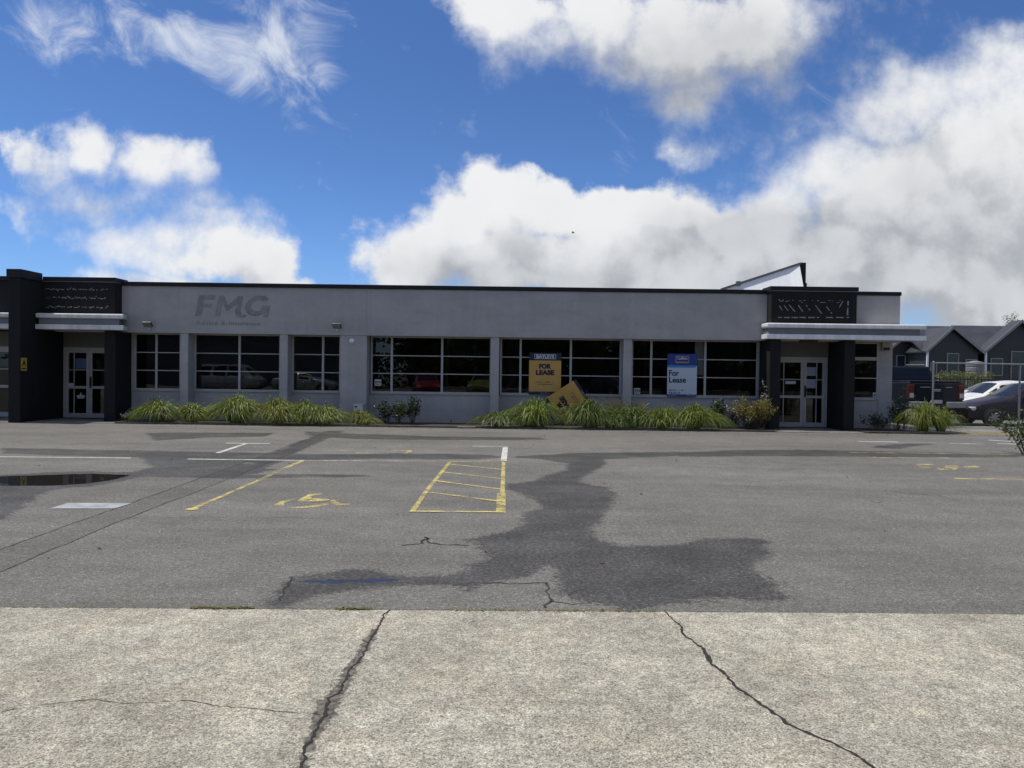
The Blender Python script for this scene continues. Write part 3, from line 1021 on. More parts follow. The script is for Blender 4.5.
def double_door(x0, x1, z1, Y, split, name='door', side='both'):
    """glazed double door; a frame, two leaves each with bars, handle, glass"""
    fr = MB()
    fr.box(x0, x0 + .06, Y - .03, Y + .06, .03, z1)
    fr.box(x1 - .06, x1, Y - .03, Y + .06, .03, z1)
    fr.box(x0 + .06, x1 - .06, Y - .028, Y + .06, z1 - .07, z1)
    fr.box(x0 + .06, x1 - .06, Y - .025, Y + .06, .03, .055)
    bpart(fr, 'door_frame', M['frame'])
    for (a, b, hinge) in ((x0 + .065, split - .004, 0), (split + .004, x1 - .065, 1)):
        zb, zt = .06, z1 - .075
        st = .085
        f = MB()
        f.box(a, a + st, Y - .02, Y + .03, zb, zt)
        f.box(b - st, b, Y - .02, Y + .03, zb, zt)
        f.box(a + st, b - st, Y - .018, Y + .028, zb, zb + .11)
        f.box(a + st, b - st, Y - .018, Y + .028, zt - .09, zt)
        zm = zb + (zt - zb) * .44
        f.box(a + st, b - st, Y - .018, Y + .028, zm - .04, zm + .04)
        zu = zb + (zt - zb) * .70
        gx = (a + st + .30 * (b - a - 2 * st)) if hinge == 0 else (b - st - .36 * (b - a - 2 * st))
        f.box(a + st, b - st, Y - .006, Y + .02, zu - .014, zu + .014)
        f.box(gx - .014, gx + .014, Y - .008, Y + .022, zb + .11, zt - .09)
        d = bpart(f, 'door', M['frame'])
        bpart(MB().poly([(a + st, Y + .01, zb + .1), (b - st, Y + .01, zb + .1), (b - st, Y + .01, zt - .08), (a + st, Y + .01, zt - .08)]), 'pane', M['glass'], d, fix=False)
        if hinge == 1:
            h = MB().tube([(a + .045, Y - .02, 1.02), (a + .045, Y - .07, 1.02), (a + .045, Y - .07, 1.25), (a + .045, Y - .02, 1.25)], .014)
            h.box(a + .02, a + .07, Y - .028, Y - .021, .94, 1.3)
            bpart(h, 'handle', M['black'], d)
        yield d


# right entry
xd0, xd1 = 7.95, W(827, 400, 23.6)[0] - .012
ds = list(double_door(xd0, xd1, 2.17, 23.6, W(803, 400, 23.6)[0]))
bpart(MB().box(xd0 - .2, xd1 + .01, 23.56, 23.8, 2.175, ZH + .3), 'head_panel', M['headpanel'])
NOTE = pmat('printed_notice', (.30, .33, .42), .6, .1, 25)
for (d, u, v, w_, h_, mt) in ((ds[1], 804, 371.5, .36, .27, NOTE), (ds[1], 804, 384.0, .36, .25, NOTE), (ds[0], 785.5, 382.5, .32, .09, STK)):
    x, z = W(u, v, 23.58)
    bpart(MB().box(x, x + w_, 23.592, 23.597, z - h_ / 2, z + h_ / 2), 'notice', mt, d)
xcl0, xcl1 = 7.51, W(780, 400, YCOL)[0]
bpart(MB().box(xcl0, xcl1, YCOL, 23.8, -.02, ZH + .02), 'entry_column', M['dark'], bevel=.006)
xcr0, xcr1 = W(843.8, 400, YCOL)[0], W(854.4, 400, YCOL)[0]
bpart(MB().box(xcr0, xcr1, YCOL, 23.8, -.02, ZH + .02), 'entry_column', M['dark'], bevel=.006)
xb0, xb1 = W(771.5, 300, YS)[0], W(857, 300, YS)[0]
sgn = bpart(MB().box(xb0, xb1, YS, WF + .2, 3.12, 4.08), 'sign_panel', M['dark'], bevel=.006)
bpart(MB().box(xb0 - .05, xb1 + .03, YS - .05, WF + .3, 4.084, 4.20), 'parapet_cap', M['cap'], bevel=.008)
bpart(MB().box(xb0 - .02, xb1 + .01, YS - .02, WF + .1, 4.058, 4.0825), 'parapet_flashing', M['bandmid'])
# glue marks of letters that were taken down
GLUE = pmat('old_glue', (.30, .30, .31), .8, .35, 25)
mb = MB()
s7 = lambda x, y: W(765 + x / 10.24, 280 + y / 10.24, YS - .002)


def dab(mb, a, b, w):
    a, b = Vector(a), Vector(b)
    d = (b - a)
    n = Vector((-d.y, d.x)).normalized() * w / 2
    nseg = max(2, int(d.length / .05))
    for i in range(nseg):
        if random.random() < .12: continue
        p0, p1 = a + d * (i / nseg), a + d * ((i + .95) / nseg)
        k = random.uniform(.6, 1.25)
        mb.prism([(p0.x - n.x * k, YS - .0042, p0.y - n.y * k), (p1.x - n.x * k, YS - .0042, p1.y - n.y * k), (p1.x + n.x, YS - .0042, p1.y + n.y), (p0.x + n.x, YS - .0042, p0.y + n.y)], (0, .003, 0))


for (x0, y0, x1, y1) in ((148, 265, 185, 325), (195, 262, 238, 315), (248, 255, 308, 325), (342, 258, 388, 325), (422, 258, 462, 312), (518, 262, 582, 345), (628, 272, 686, 345), (798, 215, 752, 298)):
    dab(mb, s7(x0, y0), s7(x1, y1), .022)
for (x0, x1) in ((135, 255), (272, 338), (352, 418), (442, 512), (532, 600), (625, 695), (728, 805)):
    dab(mb, s7(x0, 383), s7(x1, 385), .026)
dab(mb, s7(850, 215), s7(850, 262), .035)
dab(mb, s7(846, 285), s7(846, 360), .04)
dab(mb, s7(836, 384), s7(862, 384), .035)
for (x0, y0, x1, y1) in ((140, 195, 155, 215), (155, 218, 188, 218), (185, 195, 186, 214), (212, 220, 236, 216), (245, 210, 265, 208), (280, 208, 292, 208), (345, 215, 372, 212), (352, 230, 388, 230), (395, 210, 418, 208), (472, 210, 490, 210), (535, 208, 552, 214), (565, 230, 622, 230), (645, 210, 690, 210), (686, 210, 692, 222), (732, 232, 765, 230), (764, 208, 778, 210)):
    dab(mb, s7(x0, y0), s7(x1, y1), .016)
tag(bpart(mb, 'glue_marks', GLUE, sgn), kind='stuff')


def canopy(x0, x1, yf, yb=WF - .03, slant=0.0, mt='band'):
    sl = lambda a, b, y0, y1, z0, z1: MB().prism([(a, y0, z0), (b, y0, z0), (b - slant, y1, z0), (a, y1, z0)], (0, 0, z1 - z0))
    bpart(sl(x0, x1, yf, yb, 2.985, 3.12), 'canopy_band', M[mt], bevel=.034)
    bpart(sl(x0 + .06, x1 - .16, yf + .08, yb - .004, 2.8, 2.984), 'canopy_core', M['bandmid'])
    bpart(sl(x0, x1, yf + .002, yb + .0, 2.66, 2.799), 'canopy_band', M[mt], bevel=.012)
    bpart(MB().box(x0 + .3, x1 - .75, yb + .002, yb + .75, 2.665, 2.79), 'soffit', M['bandmid'])


cxl, cxr = W(767, 330, 22.3)[0], W(927, 330, 22.3)[0]
canopy(cxl, cxr, 22.3, mt='band_white')
bpart(MB().box(8.5, 9.0, 22.7, 22.85, 2.60, 2.657), 'soffit_light', M['black'], bevel=.006)

# left entry
xs1 = W(115, 300, YS)[0]
sgl = bpart(MB().box(-13.74, xs1, YS, WF + .2, 3.12, 4.08), 'sign_panel', M['dark'], bevel=.006)
bpart(MB().box(-13.7, xs1 + .03, YS - .05, WF + .3, 4.084, 4.20), 'parapet_cap', M['cap'], bevel=.008)
bpart(MB().box(-13.7, xs1 + .01, YS - .02, WF + .1, 4.058, 4.0825), 'parapet_flashing', M['bandmid'])
canopy(-13.73, -11.19, 22.15, slant=.24)
mb = MB()
for row, v0 in ((0, 289.0), (1, 297.6), (2, 306.6)):
    for seg in ((46, 65, .8), (67, 87, .8), (89, 107, .8)):
        u = seg[0]
        while u < seg[1]:
            w_ = random.uniform(.5, 1.5)
            if random.random() < .85:
                yy = v0 + (u - 46) * .013 + random.gauss(0, .45)
                dy = random.choice((0, 0, 0, .9, -.9))
                dab(mb, W(u, yy, YS - .002), W(u + w_, yy + dy, YS - .002), random.uniform(.012, .03))
            u += w_ + random.uniform(.0, .55)
tag(bpart(mb, 'glue_marks', GLUE, sgl), kind='stuff')
xc0, xc1 = W(104, 400, YCOL)[0], W(115, 400, YCOL)[0]
bpart(MB().box(xc0, xc1, YCOL, WB + .3, -.02, ZH + .02), 'entry_column', M['dark'], bevel=.006)
pyl = bpart(MB().box(-14.07, -13.74, 21.5, 23.8, -.02, 4.05), 'pylon', M['dark'], bevel=.006)
bpart(MB().box(-14.11, -13.70, 21.46, 22.45, 4.052, 4.29), 'pylon_cap', M['cap'], pyl, bevel=.008)
dl = list(double_door(-13.735, -12.0, 2.18, 23.6, W(89.5, 400, 23.6)[0]))
bpart(MB().box(-13.735, -11.8, 23.56, 23.8, 2.185, ZH + .3), 'head_panel', M['headpanel'])
x, z = W(75.5, 363.5, 23.58)
bpart(MB().box(x, x + .34, 23.592, 23.597, z - .16, z + .16), 'notice', pmat('blue_notice', (.09, .13, .27), .6, .1, 25), dl[0])
x, z = W(68, 385, 23.58)
bpart(MB().box(x, x + .19, 23.592, 23.597, z - .06, z + .06), 'notice', STK, dl[0])
x, z = W(76.5, 395.5, 23.58)
lg = MB().box(x, x + .25, 23.592, 23.597, z - .05, z + .01).box(x + .02, x + .23, 23.592, 23.597, z - .09, z - .055)
lg.prism([(x + .08, 23.592, z + .015), (x + .125, 23.592, z + .1), (x + .17, 23.592, z + .015)], (0, .005, 0))
bpart(lg, 'notice', STK, dl[0])
# mirrored entry continuing beyond the left edge
bpart(MB().box(-20.0, -14.07, YS, WF + .2, 3.12, 4.08), 'sign_panel', M['dark'])
bpart(MB().box(-20.0, -14.11, YS - .05, WF + .3, 4.084, 4.20), 'parapet_cap', M['cap'])
canopy(-20.0, -14.08, 22.15)
list(double_door(-16.4, -14.08, 2.18, 23.6, -15.1))
bpart(MB().box(-16.4, -14.08, 23.56, 23.8, 2.185, ZH + .3), 'head_panel', M['headpanel'])
bpart(MB().box(-22, -16.41, 23.45, 23.8, -.02, ZH + .3), 'lower_wall', M['dark'])

# shell, roof and interior
bpart(MB().box(XL, XE - .05, WF + .47, 36, 3.62, 3.75), 'roof', M['roof'])
bpart(MB().box(XE - .32, XE - .03, WB + .32, 36, -.02, 3.6), 'side_wall', M['wall'])
bpart(MB().box(XL, XL + .25, WB + .45, 36, -.02, 3.6), 'side_wall', M['wall'])
bpart(MB().box(XL, XE - .05, 36.02, 36.3, -.02, 3.6), 'back_wall', M['wall'])
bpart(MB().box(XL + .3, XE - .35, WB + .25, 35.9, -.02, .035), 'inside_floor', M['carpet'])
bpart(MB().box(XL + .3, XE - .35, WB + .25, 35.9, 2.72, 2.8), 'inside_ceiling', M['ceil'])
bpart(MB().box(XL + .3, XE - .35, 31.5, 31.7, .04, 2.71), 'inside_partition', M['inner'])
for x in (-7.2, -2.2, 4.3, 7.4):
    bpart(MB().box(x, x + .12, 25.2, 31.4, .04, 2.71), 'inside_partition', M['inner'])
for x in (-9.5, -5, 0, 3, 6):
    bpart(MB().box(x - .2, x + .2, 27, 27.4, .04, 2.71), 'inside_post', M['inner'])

# sawtooth rooflight behind the parapet; turn and lean shaped to catch the sun
RY0, RY1 = 30.1, 29.0
p0, p1 = W(727, 287.5, RY0 + .1), W(799.5, 264.5, RY1 + 1.1)
zb = 3.74
B0, B1 = Vector((p0[0], RY0, zb)), Vector((p1[0], RY1, zb))
T1, T0 = Vector((p1[0], RY1 + 1.1, p1[1])), Vector((p0[0], RY0 + .1, p0[1] - .02))
mon = MB().prism([B0, B1, T1, T0], (.02, .06, -.02))
bpart(mon, 'rooflight', M['opal'])
e0, e1 = T0 + Vector((-.25, -.035, -.06)), T1 + Vector((.05, -.035, .02))
rl = MB().prism([e0 + Vector((0, 0, -.05)), e1 + Vector((0, 0, -.02)), e1 + Vector((0, 0, .07)), e0 + Vector((0, 0, .04))], (.05, .25, 0))
mid_ = e0.lerp(e1, .22)
rl.box(mid_.x - .08, mid_.x + .08, mid_.y - .03, mid_.y + .1, mid_.z - .08, mid_.z + .1)
bpart(rl, 'rooflight_barge', M['bandmid'])
bk = MB().box(p1[0] + .051, p1[0] + .24, RY1 + 1.06, RY1 + 1.3, zb, p1[1] + .07)
for k in range(4):
    bk.box(p1[0] + .24, p1[0] + .26 + .012 * k, RY1 + 1.08, 35, zb + .1 + k * .5 - .5, zb + .5 + k * .5 - .52)
bpart(bk, 'rooflight_flank', M['cap'])
bpart(MB().box(p0[0], p1[0], 35, 35.06, zb, p0[1]), 'rooflight_back', M['roof'])

# faded company letters on the fascia
q9 = lambda x, y: W(180 + x / 9.31, 280 + y / 9.31, WF)
mb = MB()


def flat(mb, pts, d=.003, off=0.0):
    mb.prism([(*((lambda w: (w[0], WF - d - off, w[1]))(q9(x, y))),) for x, y in pts], (0, d - .0005, 0))


flat(mb, [(140, 335), (180, 138), (335, 140), (327, 185), (232, 183), (225, 219), (300, 221), (292, 256), (217, 255), (200, 336)])
flat(mb, [(322, 338), (365, 143), (412, 145), (448, 238), (540, 150), (590, 152), (566, 285), (572, 312), (590, 322), (625, 325), (605, 350), (570, 357), (535, 348), (514, 325), (512, 295), (526, 225), (456, 286), (430, 285), (396, 212), (374, 338)])
no, ni = [], []
for k in range(25):
    a = R(38 + (318 - 38) * k / 24)
    sx = 725 - 18 * math.sin(a) * -1 + 118 * math.cos(a)
    no.append((sx + 8 * math.sin(a), 240 - 97 * math.sin(a)))
    ni.append((725 + 62 * math.cos(a) + 10 * math.sin(a), 240 - 50 * math.sin(a)))
for k in range(24):
    flat(mb, [no[k], no[k + 1], ni[k + 1], ni[k]], .003, .00002 * (k % 2))
flat(mb, [(762, 238), (842, 240), (820, 347), (775, 345), (786, 282), (755, 280)], .0036)
bpart(mb, 'faded_lettering', M['ghost'], wall)
xt, zt = q9(145, 416)
xt2, _ = q9(748, 416)
o = text_mesh('Advice & Insurance', .175, Matrix.Translation((xt, WF - .004, zt)) @ Matrix.Rotation(math.pi / 2, 4, 'X'), 'faded_lettering', M['ghost'], wall, .0015, .0035, width=xt2 - xt, spacing=1.1)
o.data.transform(Matrix.Translation(-BO))
# ghost patches of earlier repainting
GH2 = pmat('touch_up_paint', (.205, .207, .222), .72, .1, 4)

# ------------------------------------------------------------------ fittings on the building
def floodlight(u, v, label):
    x, z = W(u, v, WF)
    o = thing('floodlight', label, 'floodlight', (x, WF, z), 0, 'floodlights on the fascia')
    MB().box(-.05, .05, -.04, -.001, -.06, .06).tube([(0, -.03, 0), (0, -.12, .02)], .018).build('bracket', M['black'], o)
    T = Matrix.Translation((.02, -.2, .02)) @ Matrix.Rotation(R(-38), 4, 'X')
    h = MB()
    h.box(-.16, .16, -.12, .12, -.03, .03, T)
    for k in range(6):
        h.box(-.15 + k * .055, -.135 + k * .055, -.1, .1, .03, .055, T)
    h.build('lamp_housing', M['black'], o, bevel=.008)
    MB().box(-.14, .14, -.1, .1, -.036, -.031, T).build('lens', M['steel'], o)
    MB().tube([(.0, -.03, -.16), (.0, -.03, -.1)], [.03, .035], 10).build('sensor', M['white'], o)
    o.scale = (.8, .8, .8)
    return o


floodlight(149.5, 325, 'black floodlight with sensor on the grey fascia near the left entry')
floodlight(337.5, 326.5, 'black floodlight on the grey fascia above the white dome lamp')
x, z = W(352, 341, WF + .02)
o = thing('dome_lamp', 'small round white dome lamp on the wide grey pier', 'wall lamp', (x, WF + .02, z))
bb = MB()
for (rr, yy) in ((.078, 0), (.078, -.03)):
    pass
bb.tube([(0, -.001, 0), (0, -.03, 0), (0, -.06, 0), (0, -.075, 0)], [.082, .08, .055, .02], 18)
bb.build('dome', M['white'], o, smooth=True)
MB().tube([(0, -.0005, 0), (0, -.014, 0)], .09, 18).build('base', M['frame'], o)
x, z = W(885, 347, WB)
o = thing('alarm_box', 'grey alarm siren box with strobe on the right end pier', 'alarm box', (x, WB, z))
MB().box(-.13, .13, -.09, -.001, -.12, .13).build('housing', pmat('alarm_plastic', (.32, .31, .29), .5, .1, 8), o, bevel=.015)
MB().box(-.1, .1, -.1, -.092, -.1, -.02).build('strobe', pmat('strobe_lens', (.05, .03, .03), .2, .1, 8), o)
x0, z0 = W(354, 412.5, WF)
x1, z1 = W(364, 404, WF)
o = thing('meter_box', 'white electrical meter box with conduit on the wide grey pier', 'meter box', ((x0 + x1) / 2, WF + .02, z0))
hw = (x1 - x0) / 2
MB().box(-hw, hw, -.15, -.001, 0, z1 - z0).build('housing', pmat('meter_plastic', (.50, .50, .48), .5, .08, 6), o, bevel=.01)
MB().box(-hw + .03, hw - .03, -.158, -.151, .03, z1 - z0 - .03).build('door', pmat('meter_door', (.56, .56, .54), .45, .05, 6), o, bevel=.003)
MB().box(-hw + .05, -hw + .11, -.162, -.159, z1 - z0 - .1, z1 - z0 - .05).build('label_plate', INK, o)
MB().tube([(0, -.07, -.0), (0, -.07, -z0 - .0)], .025, 8).build('conduit', M['frame'], o)
# pale trim on the side of the right entry column, yellow sign on the pylon
o = thing('safety_sign', 'small yellow sign with black letter A on the charcoal pylon', 'sign', (-13.739, 21.66, 1.64))
MB().box(0, .008, -.13, .13, -.18, .18).build('board', pmat('sign_yellow', (.50, .36, .05), .5, .06, 6), o)
text_mesh('A', .24, Matrix.Translation((.0095, 0, -.05)) @ Matrix.Rotation(math.pi / 2, 4, 'Z') @ Matrix.Rotation(math.pi / 2, 4, 'X'), 'lettering', INK, o, .001, .008, align='CENTER')
MB().box(.0085, .0105, -.1, .1, -.14, -.10).build('rule', INK, o)

# ------------------------------------------------------------------ lease signs
NAVY = pmat('navy_print', (.012, .016, .05), .45, .05, 4)
GOLD = pmat('gold_board', (.58, .345, .085), .5, .05, 3)
CREAM = pmat('white_print', (.62, .64, .66), .5, .04, 4)
BLUE = pmat('royal_blue_print', (.015, .045, .24), .45, .05, 4)
LBLUE = pmat('sky_blue_print', (.05, .22, .55), .45, .05, 4)
PALE = pmat('pale_board', (.52, .58, .64), .5, .04, 3)
YEL = pmat('yellow_print', (.6, .42, .06), .5, .05, 3)
UP = Matrix.Rotation(math.pi / 2, 4, 'X')


def tx(s, size, x, z, o, mat, name='lettering', **kw):
    text_mesh(s, size, Matrix.Translation((x, -.0165, z)) @ UP, name, mat, o, .001, **kw)


def fine_print(o, mat, x0, x1, zc, hh, seed):
    """a line of print too small to read: a row of little strokes"""
    rg = random.Random(seed)
    mb = MB()
    x = x0
    while x < x1 - .01:
        w_ = min(hh * rg.uniform(.4, .7), x1 - x)
        if rg.random() < .88:
            k = rg.choice((.72, .72, 1))
            mb.box(x, x + w_ * .25, -.0165, -.0145, zc - hh / 2, zc - hh / 2 + hh * k)
            if rg.random() < .6:
                mb.box(x + w_ * .26, x + w_ * .75, -.0163, -.0145, zc - hh / 2 + hh * k * rg.choice((.0, .4, .75)), zc - hh / 2 + hh * k * rg.choice((.0, .4, .75)) + hh * .2)
            if rg.random() < .6:
                mb.box(x + w_ * .76, x + w_, -.0161, -.0145, zc - hh / 2, zc - hh / 2 + hh * .72)
        x += w_ + hh * .16
    tag(mb.build('fine_print', mat, o), kind='stuff')


def gold_sign(name, label, small):
    """1.0 x 1.27 m board, origin at bottom centre, facing -y"""
    o = thing(name, label, 'lease sign', group='gold for lease signs')
    w, h = .485, 1.265
    MB().box(-w, w, -.012, .012, .09, 1.03).build('board', GOLD, o)
    MB().box(-w + .005, w + .002, -.0125, .0125, 1.031, h).build('header', NAVY, o)
    MB().box(-w - .005, w - .005, -.0125, .0125, 0, .089).build('footer', NAVY, o)
    fr = MB()
    bx, bz0, bz1 = .325, 1.075, 1.222
    for a in ((-bx, bx, bz0, bz0 + .014), (-bx, bx, bz1 - .014, bz1), (-bx, -bx + .014, bz0 + .014, bz1 - .014), (bx - .014, bx, bz0 + .014, bz1 - .014)):
        fr.box(a[0], a[1], -.0155, -.0135, a[2], a[3])
    fr.build('logo_frame', CREAM, o)
    tx('BAYLEYS', .13, 0, 1.104, o, CREAM, bold=.006, align='CENTER', width=.54)
    tx('FOR', .19, 0, .79, o, NAVY, bold=.012, align='CENTER', width=.37)
    tx('LEASE', .19, 0, .60, o, NAVY, bold=.012, align='CENTER', width=.56)
    if small:
        fine_print(o, NAVY, -.27, .27, .385, .062, 3)
        fine_print(o, NAVY, -.215, .215, .31, .036, 4)
    fine_print(o, CREAM, -.14, .14, .045, .022, 5)
    return o


x0, zb_ = W(528.8, 394.3, 23.33)
x1, zt_ = W(561.3, 352.5, 23.33)
g1 = gold_sign('lease_sign', 'upright navy and gold for lease board mounted on the window', True)
g1.location = ((x0 + x1) / 2, 23.34, zb_)
x0, zb_ = W(667, 396.8, 23.33)
x1, zt_ = W(697.2, 354, 23.33)
g3 = thing('lease_sign', 'white and blue for lease board mounted on the window', 'lease sign', ((x0 + x1) / 2, 23.34, zb_), 0)
w, h = (x1 - x0) / 2, zt_ - zb_
MB().box(-w, w, -.012, .012, .08, h * .68).build('board', PALE, g3)
MB().box(-w, w, -.0125, .0125, h * .735, h).build('header', BLUE, g3)
MB().prism([(-w, -.0125, h * .68 + .001), (w * .86, -.0125, h * .68 + .001), (w, -.0125, h * .735 - .001), (-w, -.0125, h * .735 - .001)], (0, .025, 0)).build('header_stripe', LBLUE, g3)
MB().prism([(w * .87, -.0125, h * .68 + .001), (w, -.0125, h * .68 + .001), (w, -.0125, h * .73)], (0, .025, 0)).build('board_corner', PALE, g3)
MB().box(-w, w - .02, -.0125, .0125, .012, .079).build('footer', BLUE, g3)
lf = MB()
lx, lz0, lz1 = .2, h * .80, h * .95
for a in ((-lx, lx, lz1 - .01, lz1), (-lx, -lx + .01, lz0, lz1 - .01), (lx - .01, lx, lz0, lz1 - .01)):
    lf.box(a[0], a[1], -.0155, -.0135, a[2], a[3])
lf.build('logo_frame', CREAM, g3)
ls = MB().box(-lx, lx, -.0155, -.0135, lz0 - .016, lz0 - .001)
ls.build('logo_stripe', YEL, g3)
MB().box(-lx, lx, -.0155, -.0135, lz0 + .0, lz0 + .022).build('logo_stripe', pmat('red_print', (.45, .18, .22), .5, .05, 3), g3)
tx('Colliers', .13, 0, h * .865, g3, CREAM, bold=.003, align='CENTER', width=.3)
tx('For', .24, -w + .05, h * .49, g3, NAVY, bold=.006, width=.30)
tx('Lease', .24, -w + .05, h * .335, g3, NAVY, bold=.006, width=.52)
fine_print(g3, NAVY, -w + .05, -w + .49, h * .16, .055, 6)
fine_print(g3, NAVY, -w + .05, -w + .41, h * .095, .055, 7)
fine_print(g3, CREAM, -w + .04, -w + .30, .045, .02, 8)
fine_print(g3, CREAM, w - .3, w - .06, .045, .02, 9)

g2 = gold_sign('lease_sign', 'fallen navy and gold for lease board leaning tilted in the grasses', True)
# leaning back against the wall, turned clockwise on its corner
xt, zt_ = W(575.8, 379.0, 22.75)
g2.rotation_euler = (R(-14), R(-124), 0)
Rm = g2.rotation_euler.to_matrix()
cnr = Rm @ Vector((.485, 0, 0))
g2.location = (xt - cnr.x, 22.76 - cnr.y, zt_ - cnr.z)

# ------------------------------------------------------------------ planting
LG = [leaf_mat('strappy_leaf', (.035, .075, .008), (.27, .34, .04), .4, (.30, .28, .11)),
      leaf_mat('dark_strappy_leaf', (.025, .055, .008), (.18, .24, .035), .36, (.22, .20, .09)),
      leaf_mat('straw_strappy_leaf', (.05, .085, .010), (.30, .34, .05), .4, (.32, .27, .13))]


def clump(seed, wid, hgt, n=420, bw=.010):
    """several overlapping tufts of arching blades, each rising from its own crown"""
    rg = random.Random(seed)
    mb = MB()
    tufts = [(rg.uniform(-.24, .24) * wid, rg.uniform(-.2, .2) * wid, rg.uniform(.55, 1.0), rg.uniform(.45, .85), rg.uniform(0, 6.28)) for _ in range(rg.choice((1, 2, 2)))]
    tufts[0] = (tufts[0][0] * .3, 0, 1.0, .9, tufts[0][4])
    for _ in range(n):
        tx_, ty_, th, tw_, ta = rg.choice(tufts)
        a = rg.random() * 2 * math.pi if rg.random() < .7 else ta + rg.gauss(0, .7)
        R_ = wid * .5 * tw_
        rr = R_ * rg.uniform(.15, 1.15)
        up_ = rg.random() < .07
        h1 = hgt * th * rg.uniform(.95, 1.8) * (1.15 - .3 * rr / R_)
        h2 = hgt * th * (rg.uniform(.5, 1.15) if up_ else rg.uniform(-.12, .55) * (1.3 - .95 * rr / R_))
        if up_: rr *= .6
        b0 = rg.random() ** .5 * .16 * R_
        a0 = a + rg.gauss(0, .7)
        ca, sa = math.cos(a), math.sin(a)
        o_ = Vector((tx_, ty_, 0))
        p0 = o_ + Vector((b0 * math.cos(a0), b0 * math.sin(a0), 0))
        p2 = o_ + Vector((rr * ca, rr * sa * .9, max(h2, .015)))
        k = rg.uniform(.3, .66)
        side = rg.gauss(0, .16) * rr
        p1 = o_ + Vector((rr * k * ca - sa * side, rr * k * sa * .9 + ca * side, h1))
        w0 = bw * rg.uniform(.6, 1.5)
        tw = a + rg.gauss(0, .6)
        ns = 7
        for i in range(ns + 1):
            q = i / ns
            p = p0 * (1 - q) ** 2 + p1 * 2 * q * (1 - q) + p2 * q * q
            w_ = w0 * min(1, .5 + 2 * q) * (1 - q ** 2.5) + .001
            sx, sy = -math.sin(tw) * w_ / 2, math.cos(tw) * w_ / 2
            mb.v += [(p.x - sx, p.y - sy, p.z), (p.x + sx, p.y + sy, p.z + .002)]
            if i:
                b = len(mb.v) - 4
                mb.f.append((b, b + 1, b + 3, b + 2))
    return mb


CL = [  # u, width px, top v, base v, material, label
    (160, 46, 402, 424, 0, 'strappy grass clump leftmost in the bed, beside the charcoal column'),
    (189, 36, 405, 424, 0, 'small strappy grass clump at the foot of the first grey pilaster'),
    (235, 58, 398, 425, 0, 'tall strappy grass clump under the faded lettering'),
    (277, 52, 401, 425, 2, 'strappy grass clump just left of the second grey pilaster'),
    (302, 42, 403, 425, 0, 'strappy grass clump under the narrow window right of the second pilaster'),
    (327, 46, 408, 425.5, 0, 'low strappy grass clump left of the meter box'),
    (357, 32, 412, 425.5, 2, 'lowest strappy grass clump right in front of the meter box'),
    (497, 44, 413, 428, 1, 'low dark grass clump at the foot of the third pilaster'),
    (523, 34, 412, 428, 1, 'small dark grass clump left below the upright gold board'),
    (541, 57, 403, 430, 0, 'wide strappy grass clump under the upright gold board'),
    (585, 50, 402, 430.5, 1, 'tallest grass clump, in front of the fallen gold board'),
    (606, 38, 411, 430, 1, 'dark grass clump right of the fallen gold board'),
    (628, 40, 408, 430.5, 1, 'rounded grass clump at the foot of the fourth pilaster'),
    (661, 48, 409, 431, 0, 'strappy grass clump under the left half of the white and blue board'),
    (693, 52, 407, 431.5, 0, 'spreading grass clump right below the white and blue board'),
    (926, 50, 406, 434, 2, 'arching straw green grass clump past the right end pier'),
]
for i, (u, wpx, vt, vb, mi, lab) in enumerate(CL):
    Yc = 22.02 if u < 480 or u > 800 else 21.95
    x, z = W(u, vt, Yc)
    wid = wpx * Yc / F
    mb = clump(100 + i, wid, (z - .05) * .98, int(480 + 480 * wid))
    va = np.array(mb.v)
    kz = (z - .05) / np.percentile(va[:, 2], 98)
    kx = wid * .5 / np.percentile(np.abs(va[:, :2]), 96)
    va *= np.array([kx, min(kx, 1.0), kz])
    va[:, 2] = np.maximum(va[:, 2], .004)
    mb.v = [tuple(p) for p in va]
    o = mb.build('grass_clump', LG[mi], smooth=True, fix=False)
    o.location = (x, Yc, .05)
    tag(o, lab, 'grass clump', 'strappy grass clumps in the beds')

STEM = pmat('plant_stem', (.07, .06, .035), .8, .2, 20)


